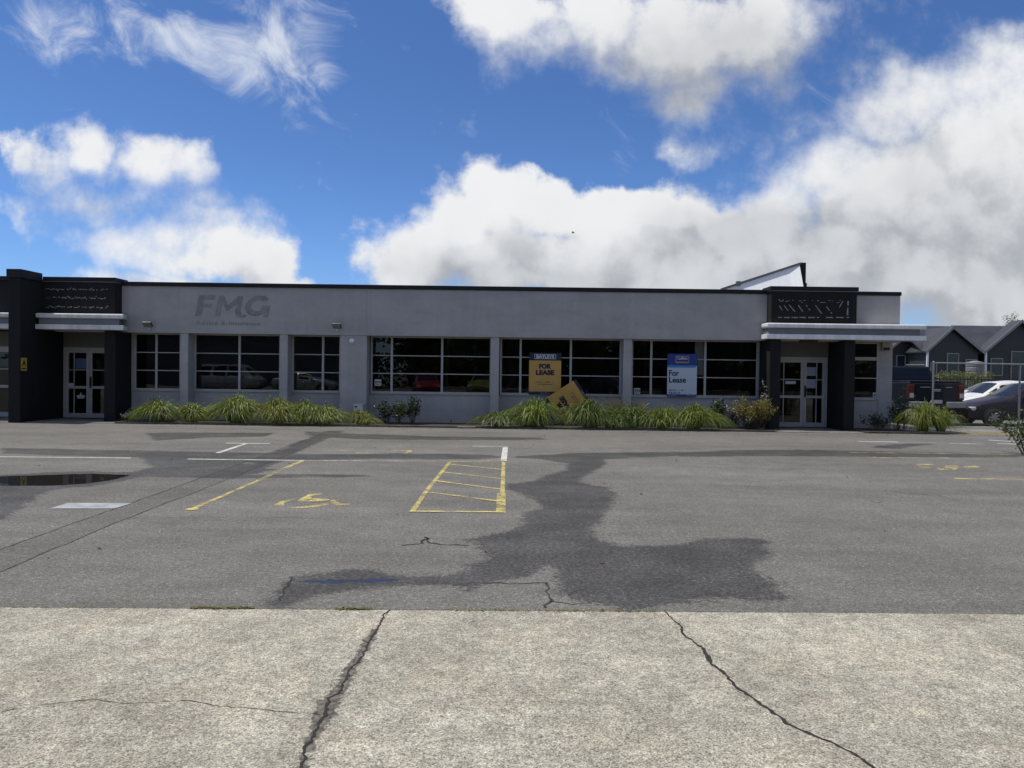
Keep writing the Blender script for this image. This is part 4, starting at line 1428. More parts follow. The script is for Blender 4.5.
def leafy(seed, name, label, cat, loc, hgt, spread, nst, nleaf, lsz, mat, up=.8, flower=None, nfl=0, group=None, droop=0, smin=.35):
    rg = random.Random(seed)
    o = thing(name, label, cat, loc, 0, group)
    st, lf, fl = MB(), MB(), MB()
    for i in range(nst):
        a = rg.random() * 6.283
        r1 = spread * rg.random() ** .6
        h = hgt * rg.uniform(.55, 1) * (1 - .35 * (r1 / max(spread, .01)) ** 2 * (1 - up))
        p0 = Vector((r1 * .3 * math.cos(a), r1 * .3 * math.sin(a), 0))
        p3 = Vector((r1 * math.cos(a), r1 * math.sin(a), h))
        pts = [p0.lerp(p3, s) + Vector((rg.gauss(0, .02), rg.gauss(0, .02), .1 * h * math.sin(s * math.pi) - droop * s * s)) for s in (0, .33, .66, 1)]
        st.tube(pts, [.009, .007, .005, .002], 5)
        for _ in range(max(1, nleaf // nst)):
            s = rg.uniform(smin, 1)
            k = min(2, int(s * 3))
            p = pts[k].lerp(pts[k + 1], s * 3 - k) + Vector((rg.gauss(0, 1), rg.gauss(0, 1), rg.gauss(0, .8))) * lsz * .9
            if p.z < .02: p.z = .02 + rg.random() * .05
            d = Vector((rg.gauss(0, 1), rg.gauss(0, 1), rg.gauss(.35, .6))).normalized()
            n_ = d.cross(Vector((rg.gauss(0, 1), rg.gauss(0, 1), rg.gauss(0, 1)))).normalized()
            L = lsz * rg.uniform(.6, 1.35)
            q = d * L
            wv = n_ * L * .27
            cv_ = d.cross(n_) * L * .08
            lf.poly([p, p + q * .4 + wv + cv_, p + q, p + q * .4 - wv + cv_])
        for _ in range(nfl // max(nst, 1) if nfl else 0):
            s = rg.uniform(.6, 1)
            k = min(2, int(s * 3))
            p = pts[k].lerp(pts[k + 1], s * 3 - k) + Vector((rg.gauss(0, .04), rg.gauss(0, .04), rg.gauss(0.02, .03)))
            for _k in range(4):
                d = Vector((rg.gauss(0, 1), rg.gauss(0, 1), rg.gauss(.2, .6))).normalized() * .022
                e = Vector((rg.gauss(0, 1), rg.gauss(0, 1), rg.gauss(.2, .6))).normalized() * .022
                fl.poly([p, p + d, p + d + e, p + e])
    st.build('stem', STEM, o, fix=False)
    lf.build('foliage', mat, o, fix=False)
    if nfl: fl.build('flower', flower, o, fix=False)
    return o


DK = leaf_mat('dark_shrub_leaf', (.018, .035, .012), (.045, .07, .022), .2)
GR = leaf_mat('mid_shrub_leaf', (.05, .075, .022), (.10, .13, .04), .3)
SG = leaf_mat('sage_leaf', (.09, .10, .06), (.17, .175, .11), .3)
RU = leaf_mat('rusty_bush_leaf', (.13, .12, .03), (.28, .25, .075), .35, (.24, .15, .05))
FG = leaf_mat('bright_shrub_leaf', (.035, .06, .015), (.10, .145, .04), .35)
WFL = leaf_mat('white_petal', (.6, .6, .56), (.75, .74, .70), .3)
PLM = leaf_mat('seed_plume', (.20, .17, .09), (.30, .24, .13), .4)


def at(u, vt, Y, zb=.05):
    x, z = W(u, vt, Y)
    return (x, Y, zb), z - zb


for i, (u, vt, Y, sp_, nst, nl, ls_, mt, fl_, nf, nm, lab, cat) in enumerate([
    (386, 395, 22.5, .24, 8, 380, .085, DK, None, 0, 'shrub', 'thin dark upright shrub leaning left, right of the meter box', 'shrub'),
    (399, 402, 22.5, .2, 9, 420, .08, GR, None, 0, 'shrub', 'mid green shrub between two thin dark upright ones', 'shrub'),
    (412, 392, 22.5, .24, 10, 560, .08, DK, None, 0, 'shrub', 'taller thin dark upright shrub under the four light bars, right of the mid green one', 'shrub'),
    (451, 419, 22.6, .05, 2, 24, .05, DK, None, 0, 'seedling', 'tiny dark seedling against the bare lower wall', 'plant'),
    (718, 399, 22.6, .2, 9, 560, .085, DK, None, 0, 'shrub', 'dark upright shrub right of the spreading grass clump', 'shrub'),
    (735, 403, 22.5, .28, 12, 620, .06, SG, WFL, 60, 'shrub', 'grey green shrub speckled with pale flowers left of the rusty bush', 'shrub'),
    (756, 397, 22.3, .62, 46, 5600, .05, RU, None, 0, 'bush', 'rounded rusty yellow bush beside the right entry column', 'bush'),
    (748, 414, 22.3, .34, 14, 700, .05, SG, WFL, 60, 'shrub', 'low grey green shrub with pale flowers under the rusty bush', 'shrub'),
    (766, 379, 22.62, .2, 7, 190, .055, SG, WFL, 60, 'weed', 'tall airy weed with pale seed heads against the entry column', 'weed'),
    (128, 413, 22.15, .11, 6, 60, .05, DK, WFL, 90, 'plant', 'tiny plant with white flowers at the foot of the charcoal column', 'plant'),
    (876, 414, 22.5, .42, 16, 700, .06, DK, WFL, 60, 'shrub', 'low dark shrub with white flowers under the right end window', 'shrub'),
    (897, 396, 22.5, .32, 16, 800, .07, DK, WFL, 50, 'shrub', 'dark bushy shrub with white flowers at the right end pier', 'shrub'),
    (905, 385, 22.9, .18, 5, 120, .08, GR, None, 0, 'weed', 'tall thin green stems in front of the dark pickup', 'weed'),
]):
    loc, h_ = at(u, vt, Y)
    leafy(300 + i, nm, lab, cat, loc, h_ * 1.02, sp_, nst, nl, ls_, mt, flower=fl_, nfl=nf, group='shrubs in the beds' if nm == 'shrub' else None)
# feathery flowering grasses
for i, (u, vt, sp_, lab) in enumerate(((615, 396, .34, 'tall feathery seed grass right of the fallen gold board'), (640, 401, .24, 'smaller feathery seed grass in front of the fourth pilaster'))):
    loc, h_ = at(u, vt, 22.4)
    rg = random.Random(50 + i)
    o = thing('feather_grass', lab, 'grass', loc, 0, 'feathery seed grasses')
    s_, pl = MB(), MB()
    for k in range(120):
        a = rg.random() * 6.28
        r1 = sp_ * 1.3 * rg.random() ** .6
        h1 = h_ * rg.uniform(.6, 1.0)
        top = Vector((r1 * math.cos(a), r1 * math.sin(a), h1))
        pts = [Vector((.02 * math.cos(a), .02 * math.sin(a), 0)), Vector((r1 * .45 * math.cos(a), r1 * .45 * math.sin(a), h1 * .7)), top]
        s_.tube(pts, [.003, .0025, .0015], 3, False)
        for _ in range(16):
            p_ = pts[1].lerp(top, rg.uniform(.3, 1.05)) + Vector((rg.gauss(0, .02), rg.gauss(0, .02), rg.gauss(0, .02)))
            d = Vector((rg.gauss(0, .6), rg.gauss(0, .6), 1)).normalized() * .03
            e = Vector((rg.gauss(0, 1), rg.gauss(0, 1), 0)).normalized() * .004
            pl.poly([p_ - e, p_ + d * .5 + e, p_ + d])
    s_.build('stem', LG[2], o, fix=False)
    pl.build('seed_head', PLM, o, fix=False)

# leafy bush reaching in from the right edge, nearer the camera
bx, by = G(1032, 456)
leafy(700, 'bush', 'green leafy bush with drooping twigs at the right edge of the car park', 'bush', (bx + .25, by + .2, 0), 1.40, 1.0, 44, 1900, .07, FG, up=.35, droop=.2, smin=.15)

# ------------------------------------------------------------------ fence, yard, houses
FY = 24.75
ff = thing('chain_link_fence', 'galvanised chain link fence with top rail round the yard', 'fence', (13.5, FY, 0))
xp0 = W(933, 390, FY)[0] - 13.5
L_ = 6.4
xp1 = W(1019.5, 390, FY)[0] - 13.5
for xx, hh in ((xp0, 2.1), (xp1, 2.0), (xp1 + 2.8, 2.05)):
    pmb = MB().tube([(xx, 0, -.02), (xx, 0, hh)], .03, 10)
    pmb.tube([(xx, 0, hh), (xx, 0, hh + .025)], [.036, .012], 10)
    pmb.build('post', M['steel'], ff)
MB().tube([(xp0, 0, 2.07), (xp1, 0, 2.06), (xp1 + 2.8, 0, 2.05)], .022, 8).build('rail', M['steel'], ff)
MB().tube([(xp0, 0, .12), (xp1 + 2.8, 0, .12)], .006, 5).build('rail', M['steel'], ff)
cl = MB()
x0, x1, z0, z1 = xp0, xp1 + 2.8, .06, 2.03
pit = .11
for sgn_ in (1, -1):
    k = x0 - (z1 - z0)
    while k < x1 + (z1 - z0):
        a = (k, z0) if sgn_ == 1 else (k, z1)
        b = (k + (z1 - z0), z1) if sgn_ == 1 else (k + (z1 - z0), z0)
        t0 = max(0, (x0 - a[0]) / (b[0] - a[0]))
        t1 = min(1, (x1 - a[0]) / (b[0] - a[0]))
        if t1 > t0:
            p_ = lambda s: (a[0] + (b[0] - a[0]) * s, -.004 * sgn_, a[1] + (b[1] - a[1]) * s)
            cl.tube([p_(t0), p_(t1)], .0015, 3, False)
        k += pit
cl.build('wire_netting', M['zinc'], ff, fix=False)

# black bar fence and clipped hedge in front of the houses
bf = thing('bar_fence', 'black vertical bar fence in front of the dark houses', 'fence', (26, 44, 0))
b_ = MB()
for k in range(100):
    b_.box(-6 + k * .2, -5.965 + k * .2, -.015, .015, 0, 1.65)
b_.build('bars', M['black'], bf)
MB().box(-6, 14, -.02, .02, .15, .2).build('rail', M['black'], bf)
MB().box(-6, 14, -.02, .02, 1.5, 1.55).build('rail', M['black'], bf)
hd = leafy(720, 'hedge', 'low yellow green clipped hedge behind the bar fence', 'hedge', (0, 0, 0), .1, .1, 1, 2, .1, FG)
for ch in list(hd.children):
    bpy.data.objects.remove(ch)
hm = MB()
rg = random.Random(5)
xh0, xh1 = W(938, 380, 47)[0], W(990, 380, 47)[0]
for _ in range(5200):
    p_ = Vector((rg.uniform(xh0, xh1), 47 + rg.uniform(-.5, .5), rg.uniform(0, 1.9) + .12 * math.sin(rg.random() * 6)))
    d = Vector((rg.gauss(0, 1), rg.gauss(0, 1), rg.gauss(.3, .7))).normalized() * .11
    e = Vector((rg.gauss(0, 1), rg.gauss(0, 1), rg.gauss(0, 1))).normalized() * .05
    hm.poly([p_ - e, p_ + d * .5 - e * .2, p_ + d, p_ + e])
ho = hm.build('foliage', leaf_mat('hedge_leaf', (.10, .13, .03), (.20, .21, .05), .3), hd, fix=False)

# townhouses
CLAD = pmat('dark_weatherboard', (.032, .033, .035), .6, .1, 1)
RFI = pmat('charcoal_roof_iron', (.045, .046, .05), .45, .08, 1)
TRIM = pmat('house_trim', (.22, .225, .23), .5, .06, 3)


def townhouse(label, ua, ub, uc, ve, va, Y, gd=3.4, vr=327.5, ry=4.0, ext=(0, 0), win=()):
    """cross gable of depth gd in front of a main roof whose ridge runs along x"""
    xa, ze = W(ua, ve, Y)
    xc, zap = W(ub, va, Y)
    xb = W(uc, ve, Y)[0]
    zr = W((ua + uc) / 2, vr, Y + ry)[1]
    o = thing('townhouse', label, 'house', (xc, Y, 0), 0, 'dark gabled townhouses beyond the yard')
    l, r_ = xa - xc, xb - xc
    wl = MB().box(l + .25, r_ - .25, 0, 2 * ry - .4, -.02, ze - .02)
    wl.prism([(l + .25, .002, ze - .015), (r_ - .25, .002, ze - .015), (r_ - .25, .002, ze + .1), (0, .002, zap - .12), (l + .25, .002, ze + .1)], (0, gd, 0))
    wl.build('wall', CLAD, o)
    rf = MB()
    for e in (l, r_):
        rf.prism([(e, -.35, ze), (0, -.35, zap), (0, -.35, zap + .1), (e, -.35, ze + .1)], (0, gd + .3, 0))
    L0, L1 = l - ext[0], r_ + ext[1]
    for yy in (.1, 2 * ry - .1):
        rf.prism([(L0, yy, ze - .05), (L0, ry, zr), (L0, ry, zr + .1), (L0, yy, ze + .05)], (L1 - L0, 0, 0))
    roof = rf.build('roof', RFI, o)
    bg_ = MB()
    for e in (l, r_):
        bg_.prism([(e, -.40, ze - .1), (0, -.40, zap - .1), (0, -.40, zap + .13), (e, -.40, ze + .13)], (0, .045, 0))
    bg_.build('bargeboard', TRIM, roof)
    MB().box(l + .1, l + .22, -.3, -.18, 0, ze + .02).build('downpipe', M['white'], o)
    MB().tube([(r_ * .55, ry - 1.2, zr - 1.4), (r_ * .55, ry - 1.2, zr - .25)], .1, 8).build('vent_pipe', M['white'], roof)
    for (wu0, wu1, wv0, wv1, typ) in win:
        wx0, wz1 = W(wu0, wv0, Y)
        wx1, wz0 = W(wu1, wv1, Y)
        wx0 -= xc
        wx1 -= xc
        wz0 = max(wz0, .05)
        f = MB()
        q = .07
        f.box(wx0, wx0 + q, -.09, -.003, wz0, wz1).box(wx1 - q, wx1, -.09, -.003, wz0, wz1)
        f.box(wx0 + q, wx1 - q, -.088, -.003, wz1 - q, wz1)
        if typ == 'window': f.box(wx0 + q, wx1 - q, -.088, -.003, wz0, wz0 + q)
        fo = f.build(typ, TRIM, o)
        MB().box(wx0 + q, wx1 - q, -.05, -.004, wz0 + (q if typ == 'window' else 0), wz1 - q).build('pane', DKG, fo)
    return o


DKG = pmat('dark_window', (.02, .024, .028), .08, .1, 2)
townhouse('middle dark gabled townhouse directly behind the pickup', 923.7, 951, 981.5, 352.5, 327.8, 57, gd=3.9, win=((930, 936, 362, 385, 'door'), (946.5, 958, 353, 376, 'window'), (965, 976, 359, 376, 'window')))
townhouse('dark gabled townhouse at the right edge behind the hatchbacks', 981.7, 1019, 1056, 352.5, 321.5, 57, gd=1.0, win=((990, 1002, 358, 376, 'window'), (1010.5, 1040, 351, 392, 'door')))
townhouse('farther dark gabled townhouse half hidden by the canopy', 884, 903, 923.4, 353, 337, 60, gd=3.0, vr=333.5, ext=(2, 3.2), win=((896, 905, 355, 368, 'window'), (911, 919, 360, 370, 'window')))
x, z = W(975, 362, 50)
o = thing('water_tank', 'grey ribbed water tank between the townhouses', 'water tank', (x, 50, 0))
tk = MB()
for k in range(8):
    tk.tube([(0, 0, .33 * k), (0, 0, .33 * k + .05), (0, 0, .33 * k + .28), (0, 0, .33 * k + .33)], [.50, .53, .53, .50], 18, k in (0, 7))
tk.build('tank', pmat('tank_plastic', (.18, .18, .175), .5, .08, 2), o)
MB().tube([(0, 0, 2.62), (0, 0, 2.72)], [.5, .12], 18).build('lid', M['bandmid'], o)


def tree(label, loc, h, cr, seed, mat, nl=1600, ls=.22, group=None):
    rg = random.Random(seed)
    o = thing('tree', label, 'tree', loc, 0, group)
    tr = MB().tube([(0, 0, -.02), (.1, 0, h * .3), (0, .1, h * .6), (0, 0, h * .9)], [h * .03, h * .022, h * .014, .02], 8)
    cs = []
    for k in range(14):
        a = rg.random() * 6.28
        r_ = cr * rg.uniform(.25, .8)
        z = h * rg.uniform(.35, .92)
        r_ *= 1 - .5 * max(0, (z / h - .6) / .4)
        c_ = Vector((r_ * math.cos(a), r_ * math.sin(a), z))
        cs.append((c_, cr * rg.uniform(.28, .5)))
        tr.tube([(0, 0, z * .55), c_ * .6 + Vector((0, 0, z * .3)), c_], [h * .012, h * .007, .01], 5)
    tr.build('trunk', STEM, o, fix=False)
    lf = MB()
    for _ in range(nl):
        c_, r_ = rg.choice(cs)
        v = Vector((rg.gauss(0, 1), rg.gauss(0, 1), rg.gauss(0, .8))).normalized() * r_ * rg.random() ** .4
        p_ = c_ + v
        d = Vector((rg.gauss(0, 1), rg.gauss(0, 1), rg.gauss(0, 1))).normalized()
        e = d.orthogonal().normalized()
        s = ls * rg.uniform(.6, 1.4)
        lf.poly([p_ - d * s * .5, p_ + e * s * .3, p_ + d * s * .5, p_ - e * s * .3])
    lf.build('crown', mat, o, fix=False)
    return o


TR = leaf_mat('tree_leaf', (.05, .075, .02), (.11, .15, .045), .25)
x, z = W(1016, 312, 75)
tree('light leafed tree rising behind the right hand townhouse', (x, 75, 0), z, 2.2, 3, leaf_mat('pale_tree_leaf', (.08, .09, .03), (.15, .16, .06), .3), 1800, .2)


bp = ray(573, 233) * 70 / ray(573, 233).y + EYE
o = thing('bird', 'tiny dark bird flying in front of the white cloud', 'bird', tuple(bp))
MB().tube([(-.16, 0, 0), (-.06, 0, .015), (.06, 0, .02), (.13, 0, .03), (.17, 0, .02)], [.008, .035, .045, .028, .006], 8).build('body', M['black'], o, smooth=True)
for s_ in (1, -1):
    MB().prism([(.06, 0, .03), (-.04, 0, .03), (-.09, s_ * .2, .12), (-.06, s_ * .3, .06), (.0, s_ * .2, .13)], (0, 0, .008)).build('wing', M['black'], o)

# ------------------------------------------------------------------ vehicles
RUB = pmat('tyre_rubber', (.015, .015, .016), .8, .2, 20)
RIM = pmat('alloy_wheel', (.35, .35, .36), .35, .1, 10, metal=.6)
CGL = pmat('car_glass', (.012, .016, .018), .06, .1, 2, spec=.35)
TLR = pmat('tail_lamp', (.11, .006, .008), .25, .1, 8)
HDL = pmat('head_lamp', (.55, .57, .6), .12, .1, 8)
PLT = pmat('number_plate', (.55, .56, .56), .5, .05, 8)


def wheel(o, x, y, r, w=.19):
    t_ = MB()
    prof = [(r * .62, -w / 2), (r * .93, -w / 2), (r, -w * .32), (r, w * .32), (r * .93, w / 2), (r * .62, w / 2)]
    n = 22
    for (rr, yy) in prof:
        for k in range(n):
            a = 2 * math.pi * k / n
            t_.v.append((rr * math.cos(a), yy, rr * math.sin(a)))
    for i in range(len(prof) - 1):
        for k in range(n):
            t_.f.append((i * n + k, i * n + (k + 1) % n, (i + 1) * n + (k + 1) % n, (i + 1) * n + k))
    ty = t_.build('wheel', RUB, o, smooth=True)
    ty.location = (x, y, r)
    rm = MB()
    rm.tube([(0, -w * .36, 0), (0, w * .36, 0)], r * .62, 20)
    for s in (-1, 1):
        for k in range(7):
            a = 2 * math.pi * k / 7
            d = Vector((math.cos(a), 0, math.sin(a)))
            q = Vector((-math.sin(a), 0, math.cos(a)))
            y0 = s * w * .37
            rm.prism([d * r * .1 + q * .03 + Vector((0, y0, 0)), d * r * .6 + q * .018 + Vector((0, y0, 0)), d * r * .6 - q * .018 + Vector((0, y0, 0)), d * r * .1 - q * .03 + Vector((0, y0, 0))], (0, s * .02, 0))
        rm.tube([(0, s * w * .37, 0), (0, s * w * .5, 0)], r * .13, 10)
    rm.build('rim', RIM, ty)


def car(name, label, cat, loc, rz, paint, prof, wheels, wr, glass, group=None, hw=.85):
    """lofted body; +x is forward.  prof rows: x, zlow, zbelt, half width, zroof, half roof width"""
    o = thing(name, label, cat, loc, rz, group)
    pr = np.array(prof, float)
    xs = np.linspace(pr[0, 0], pr[-1, 0], 72)
    cols = [np.interp(xs, pr[:, 0], pr[:, k]) for k in range(1, 6)]
    ker = np.array([1, 2, 1]) / 4.
    for k in range(5):
        c_ = np.pad(cols[k], 1, mode='edge')
        cols[k] = np.convolve(c_, ker, 'valid')
    zl, zb, hwid, zr, wr_ = cols
    n = len(xs)

    def half(i):
        zm = zl[i] + .55 * (zb[i] - zl[i])
        return [(0, zl[i]), (hwid[i] * .86, zl[i]), (hwid[i] * .97, zl[i] + .10 * (zb[i] - zl[i])), (hwid[i], zm), (hwid[i] * .985, zb[i] - .03), (hwid[i] * .955, zb[i]),
                (wr_[i] + (hwid[i] * .955 - wr_[i]) * .5, zb[i] + (zr[i] - zb[i]) * .5), (wr_[i], zr[i] - .045), (wr_[i] * .86, zr[i]), (wr_[i] * .4, zr[i] + .02), (0, zr[i] + .025)]
    mb = MB()
    ring = []
    for i in range(n):
        h_ = half(i)
        full = [(xs[i], y, z) for y, z in h_] + [(xs[i], -y, z) for y, z in h_[-2:0:-1]]
        ring.append(full)
        mb.v += full
    m_ = len(ring[0])
    for i in range(n - 1):
        for k in range(m_):
            k2 = (k + 1) % m_
            mb.f.append((i * m_ + k, i * m_ + k2, (i + 1) * m_ + k2, (i + 1) * m_ + k))
    mb.f.append(tuple(range(m_)))
    mb.f.append(tuple((n - 1) * m_ + k for k in range(m_ - 1, -1, -1)))
    body = mb.build('body', paint, o, smooth=True)
    es = body.modifiers.new('edge', 'EDGE_SPLIT')
    es.split_angle = R(48)
    # side glass
    for (xa, xb) in glass['side']:
        for s in (1, -1):
            g = MB()
            idx = [i for i in range(n) if xa <= xs[i] <= xb]
            for i in idx:
                yb, zb_ = hwid[i] * .955, zb[i]
                yt, zt_ = wr_[i], zr[i] - .045
                for f_ in (.1, .5, .9):
                    g.v.append((xs[i], s * (yb + (yt - yb) * f_ + .008), zb_ + (zt_ - zb_) * f_))
            for j in range(len(idx) - 1):
                for k in range(2):
                    b = j * 3 + k
                    g.f.append((b, b + 1, b + 4, b + 3))
            g.build('side_window', CGL, o, smooth=True)
    for nm, (xa, xb) in glass['top'].items():
        g = MB()
        idx = [i for i in range(n) if xa <= xs[i] <= xb]
        for i in idx:
            for f_ in (-.92, -.4, 0, .4, .92):
                zz = zr[i] + (.025 - .025 * (abs(f_) / .92) ** 2)
                g.v.append((xs[i], f_ * wr_[i] * .93, zz + .008))
        for j in range(len(idx) - 1):
            for k in range(4):
                b = j * 5 + k
                g.f.append((b, b + 1, b + 6, b + 5))
        g.build(nm, CGL, o, smooth=True)
    for x in wheels:
        for s in (1, -1):
            MB().tube([(x, s * (hw - .16), wr), (x, s * (hw + .004), wr)], wr * 1.13, 22).build('wheel_arch', M['black'], o)
            wheel(o, x, s * (hw - .075), wr)
    f0, r0 = pr[-1, 0], pr[0, 0]
    zb_f = np.interp(f0 - .25, pr[:, 0], pr[:, 2])
    for s in (1, -1):
        MB().box(f0 - .42, f0 - .08, s * hw * .72 - .15, s * hw * .72 + .15, zb_f - .16, zb_f - .03).build('headlight', HDL, o, bevel=.03)
        MB().box(r0 - .012, r0 + .12, s * hw * .8 - .12, s * hw * .8 + .1, .72, .98).build('tail_light', TLR, o, bevel=.02)
        MB().box(glass['mirror'] - .08, glass['mirror'] + .06, s * (hw + .05) - .08, s * (hw + .05) + .08, np.interp(glass['mirror'], pr[:, 0], pr[:, 2]) + .01, np.interp(glass['mirror'], pr[:, 0], pr[:, 2]) + .14).build('mirror', paint, o, bevel=.03)
        for xd in glass.get('handles', ()):
            MB().box(xd - .09, xd + .09, s * (hw + .0) - .015, s * (hw + .0) + .015, .80, .83).build('handle', paint, o, bevel=.008)
    MB().box(f0 - .06, f0 + .015, -.45, .45, .30, .42).build('grille', M['black'], o, bevel=.01)
    MB().box(r0 - .02, r0 + .02, -.22, .22, .55, .66).build('number_plate', PLT, o)
    return o


HATCH = [(-1.95, .38, .62, .55, .70, .45), (-1.88, .24, .90, .76, 1.05, .6), (-1.7, .22, .95, .82, 1.38, .62), (-1.3, .20, .95, .85, 1.47, .63), (-.4, .19, .93, .85, 1.51, .64), (.25, .19, .90, .85, 1.45, .62),
         (.95, .19, .88, .85, .99, .70), (1.25, .2, .86, .84, .90, .72), (1.6, .22, .78, .80, .80, .70), (1.85, .22, .66, .76, .70, .66), (1.98, .26, .56, .66, .60, .58)]
HG = {'side': [(-1.45, -.62), (-.55, .35), (.42, .8)], 'top': {'windscreen': (.30, .98), 'rear_window': (-1.88, -1.72)}, 'mirror': .55, 'handles': (-.9, .05)}
SEDAN = [(-2.2, .4, .68, .6, .74, .5), (-2.1, .24, .92, .8, .96, .66), (-1.6, .22, .95, .86, 1.0, .7), (-.95, .2, .93, .87, 1.36, .62), (-.3, .19, .92, .87, 1.44, .63), (.3, .19, .90, .87, 1.38, .62),
         (1.05, .19, .88, .86, .98, .72), (1.6, .22, .82, .84, .86, .74), (2.0, .24, .68, .76, .72, .66), (2.15, .34, .52, .55, .56, .5)]
SGL = {'side': [(-.95, -.32), (-.25, .5), (.55, .82)], 'top': {'windscreen': (.34, 1.02), 'rear_window': (-1.55, -.98)}, 'mirror': .7, 'handles': (-.6, .2)}
VAN = [(-2.5, .4, .9, .75, 1.0, .7), (-2.42, .26, 1.05, .88, 1.7, .76), (-2.2, .24, 1.08, .92, 1.88, .78), (.9, .22, 1.05, .92, 1.92, .78), (1.3, .22, 1.03, .92, 1.72, .76), (1.95, .22, 1.0, .90, 1.12, .78), (2.3, .24, .85, .84, .92, .74), (2.42, .34, .6, .7, .66, .6)]
VG = {'side': [(-2.1, -1.0), (-.9, .1), (.2, 1.25)], 'top': {'windscreen': (1.3, 1.95), 'rear_window': (-2.42, -2.3)}, 'mirror': 1.35, 'handles': (.3,)}
HATCH2 = [(-2.0, .38, .62, .55, .70, .45), (-1.93, .24, .90, .76, 1.05, .6), (-1.8, .22, .95, .82, 1.36, .62), (-1.4, .20, .95, .85, 1.45, .63), (-.7, .19, .93, .85, 1.48, .64), (-.15, .19, .90, .85, 1.42, .62),
          (.65, .19, .86, .85, .97, .70), (1.1, .2, .82, .84, .86, .72), (1.55, .22, .74, .80, .76, .70), (1.85, .22, .62, .76, .66, .66), (1.98, .26, .54, .66, .57, .58)]
HG2 = {'side': [(-1.55, -.85), (-.78, .0), (.07, .45)], 'top': {'windscreen': (-.1, .62), 'rear_window': (-1.93, -1.82)}, 'mirror': .2, 'handles': (-1.1, -.2)}
PUR = pmat('midnight_purple_paint', (.012, .009, .020), .35, .05, 3, spec=.25, coat=.08)
WHP = pmat('white_car_paint', (.72, .73, .74), .3, .03, 3, coat=.6)
SIL = pmat('silver_car_paint', (.45, .46, .47), .3, .03, 3, metal=.4, coat=.6)
REDP = pmat('red_car_paint', (.24, .015, .015), .3, .03, 3, coat=.6)
LIME = pmat('lime_car_paint', (.17, .22, .04), .3, .03, 3, coat=.6)
xh = W(963.5, 415, 26.6)[0]
car('hatchback', 'midnight purple hatchback parked behind the chain link fence, nose left', 'car', (xh + 1.80, 26.7, -.012), math.pi, PUR, HATCH2, (-1.3, 1.2), .30, HG2, 'cars parked in the yard')
car('hatchback', 'white hatchback parked just beyond the purple one', 'car', (19.15, 30.4, -.012), math.pi, WHP, HATCH, (-1.25, 1.23), .30, HG, 'cars parked in the yard')
car('sedan', 'white sedan mostly hidden between the pickup and the white hatchback', 'car', (W(966, 400, 36)[0] + 1.2, 36, -.012), math.pi * .96, WHP, SEDAN, (-1.35, 1.35), .31, SGL, 'cars parked in the yard')

# dark pickup, tail towards the camera
UTE = pmat('blue_black_paint', (.010, .014, .023), .4, .05, 3, spec=.15)
UGL = pmat('dark_cab_glass', (.010, .013, .018), .08, .1, 2, spec=.3)
UY = 25.85
xu = W(936, 400, UY)[0]
ute = thing('pickup', 'blue black crew cab pickup with hard lid, tail towards the car park', 'pickup', (xu, UY, -.012))
hw = .93
ub = MB()
ub.prism([(-hw, 0, .62), (-hw, 0, 1.42), (-hw, .1, 1.46), (-hw, 5.15, 1.40), (-hw, 5.3, 1.1), (-hw, 5.3, .55), (-hw, .3, .52)], (2 * hw, 0, 0))
ub.build('body', UTE, ute, bevel=.06)
MB().box(-.72, .72, -.028, .0, .86, 1.40).build('tailgate', UTE, ute, bevel=.02)
MB().box(-.86, .86, .03, 1.55, 1.462, 1.50).build('bed_lid', M['black'], ute, bevel=.015)
cb = MB()
cb.v = [(-.90, 1.62, 1.44), (.90, 1.62, 1.44), (.90, 4.35, 1.42), (-.90, 4.35, 1.42), (-.72, 1.80, 2.0), (.72, 1.80, 2.0), (.72, 3.35, 2.02), (-.72, 3.35, 2.02)]
cb.f = [(0, 1, 2, 3), (4, 7, 6, 5), (0, 4, 5, 1), (1, 5, 6, 2), (2, 6, 7, 3), (3, 7, 4, 0)]
cb.build('cab', UTE, ute, bevel=.05)
rw = MB().prism([(-.70, 1.628, 1.53), (.70, 1.628, 1.53), (.63, 1.745, 1.92), (-.63, 1.745, 1.92)], (0, -.012, .003))
rw.build('rear_window', UGL, ute)
for s in (-1, 1):
    for (y0, y1) in ((1.95, 2.6), (2.68, 3.55)):
        q = lambda y, f: (s * (.90 - .18 * f + .01), y, 1.43 + .58 * f)
        MB().prism([q(y0 - .05, .15), q(y1 + .05, .15), q(y1 - .05, .85), q(y0, .85)], (s * .01, 0, 0)).build('side_window', UGL, ute)
    MB().tube([(s * .62, 1.9, 2.06), (s * .62, 3.2, 2.07)], .025, 6).build('roof_rail', M['steel'], ute)
    tl = MB().box(s * .84 - .095, s * .84 + .095, -.035, .12, .86, 1.36).build('tail_light', TLR, ute, bevel=.02)
    MB().box(s * .84 - .07, s * .84 + .07, -.04, -.036, .93, 1.08).build('reversing_lens', HDL, tl)
    MB().box(s * .62 - .30, s * .62 + .30, -.14, .02, .60, .80).build('rear_bumper', M['steel'], ute, bevel=.03)
    for y in (1.15, 4.35):
        MB().tube([(s * .66, y, .42), (s * .935, y, .42)], .47, 22).build('wheel_arch', M['black'], ute)
    MB().box(s * .98 - .12, s * .98 + .12, 3.55, 3.7, 1.4, 1.6).build('mirror', M['black'], ute, bevel=.03)
MB().box(-.3, .3, -.13, .02, .58, .70).build('rear_bumper', M['black'], ute, bevel=.02)
MB().box(-.19, .19, -.05, -.03, .74, .86).build('number_plate', PLT, ute)
MB().box(-.13, .13, -.05, -.03, 1.14, 1.22).build('handle', M['steel'], ute, bevel=.01)
MB().box(-.55, -.20, -.036, -.03, 1.27, 1.30).build('badge', M['steel'], ute)
MB().box(.30, .52, -.036, -.03, 1.27, 1.30).build('badge', M['steel'], ute)
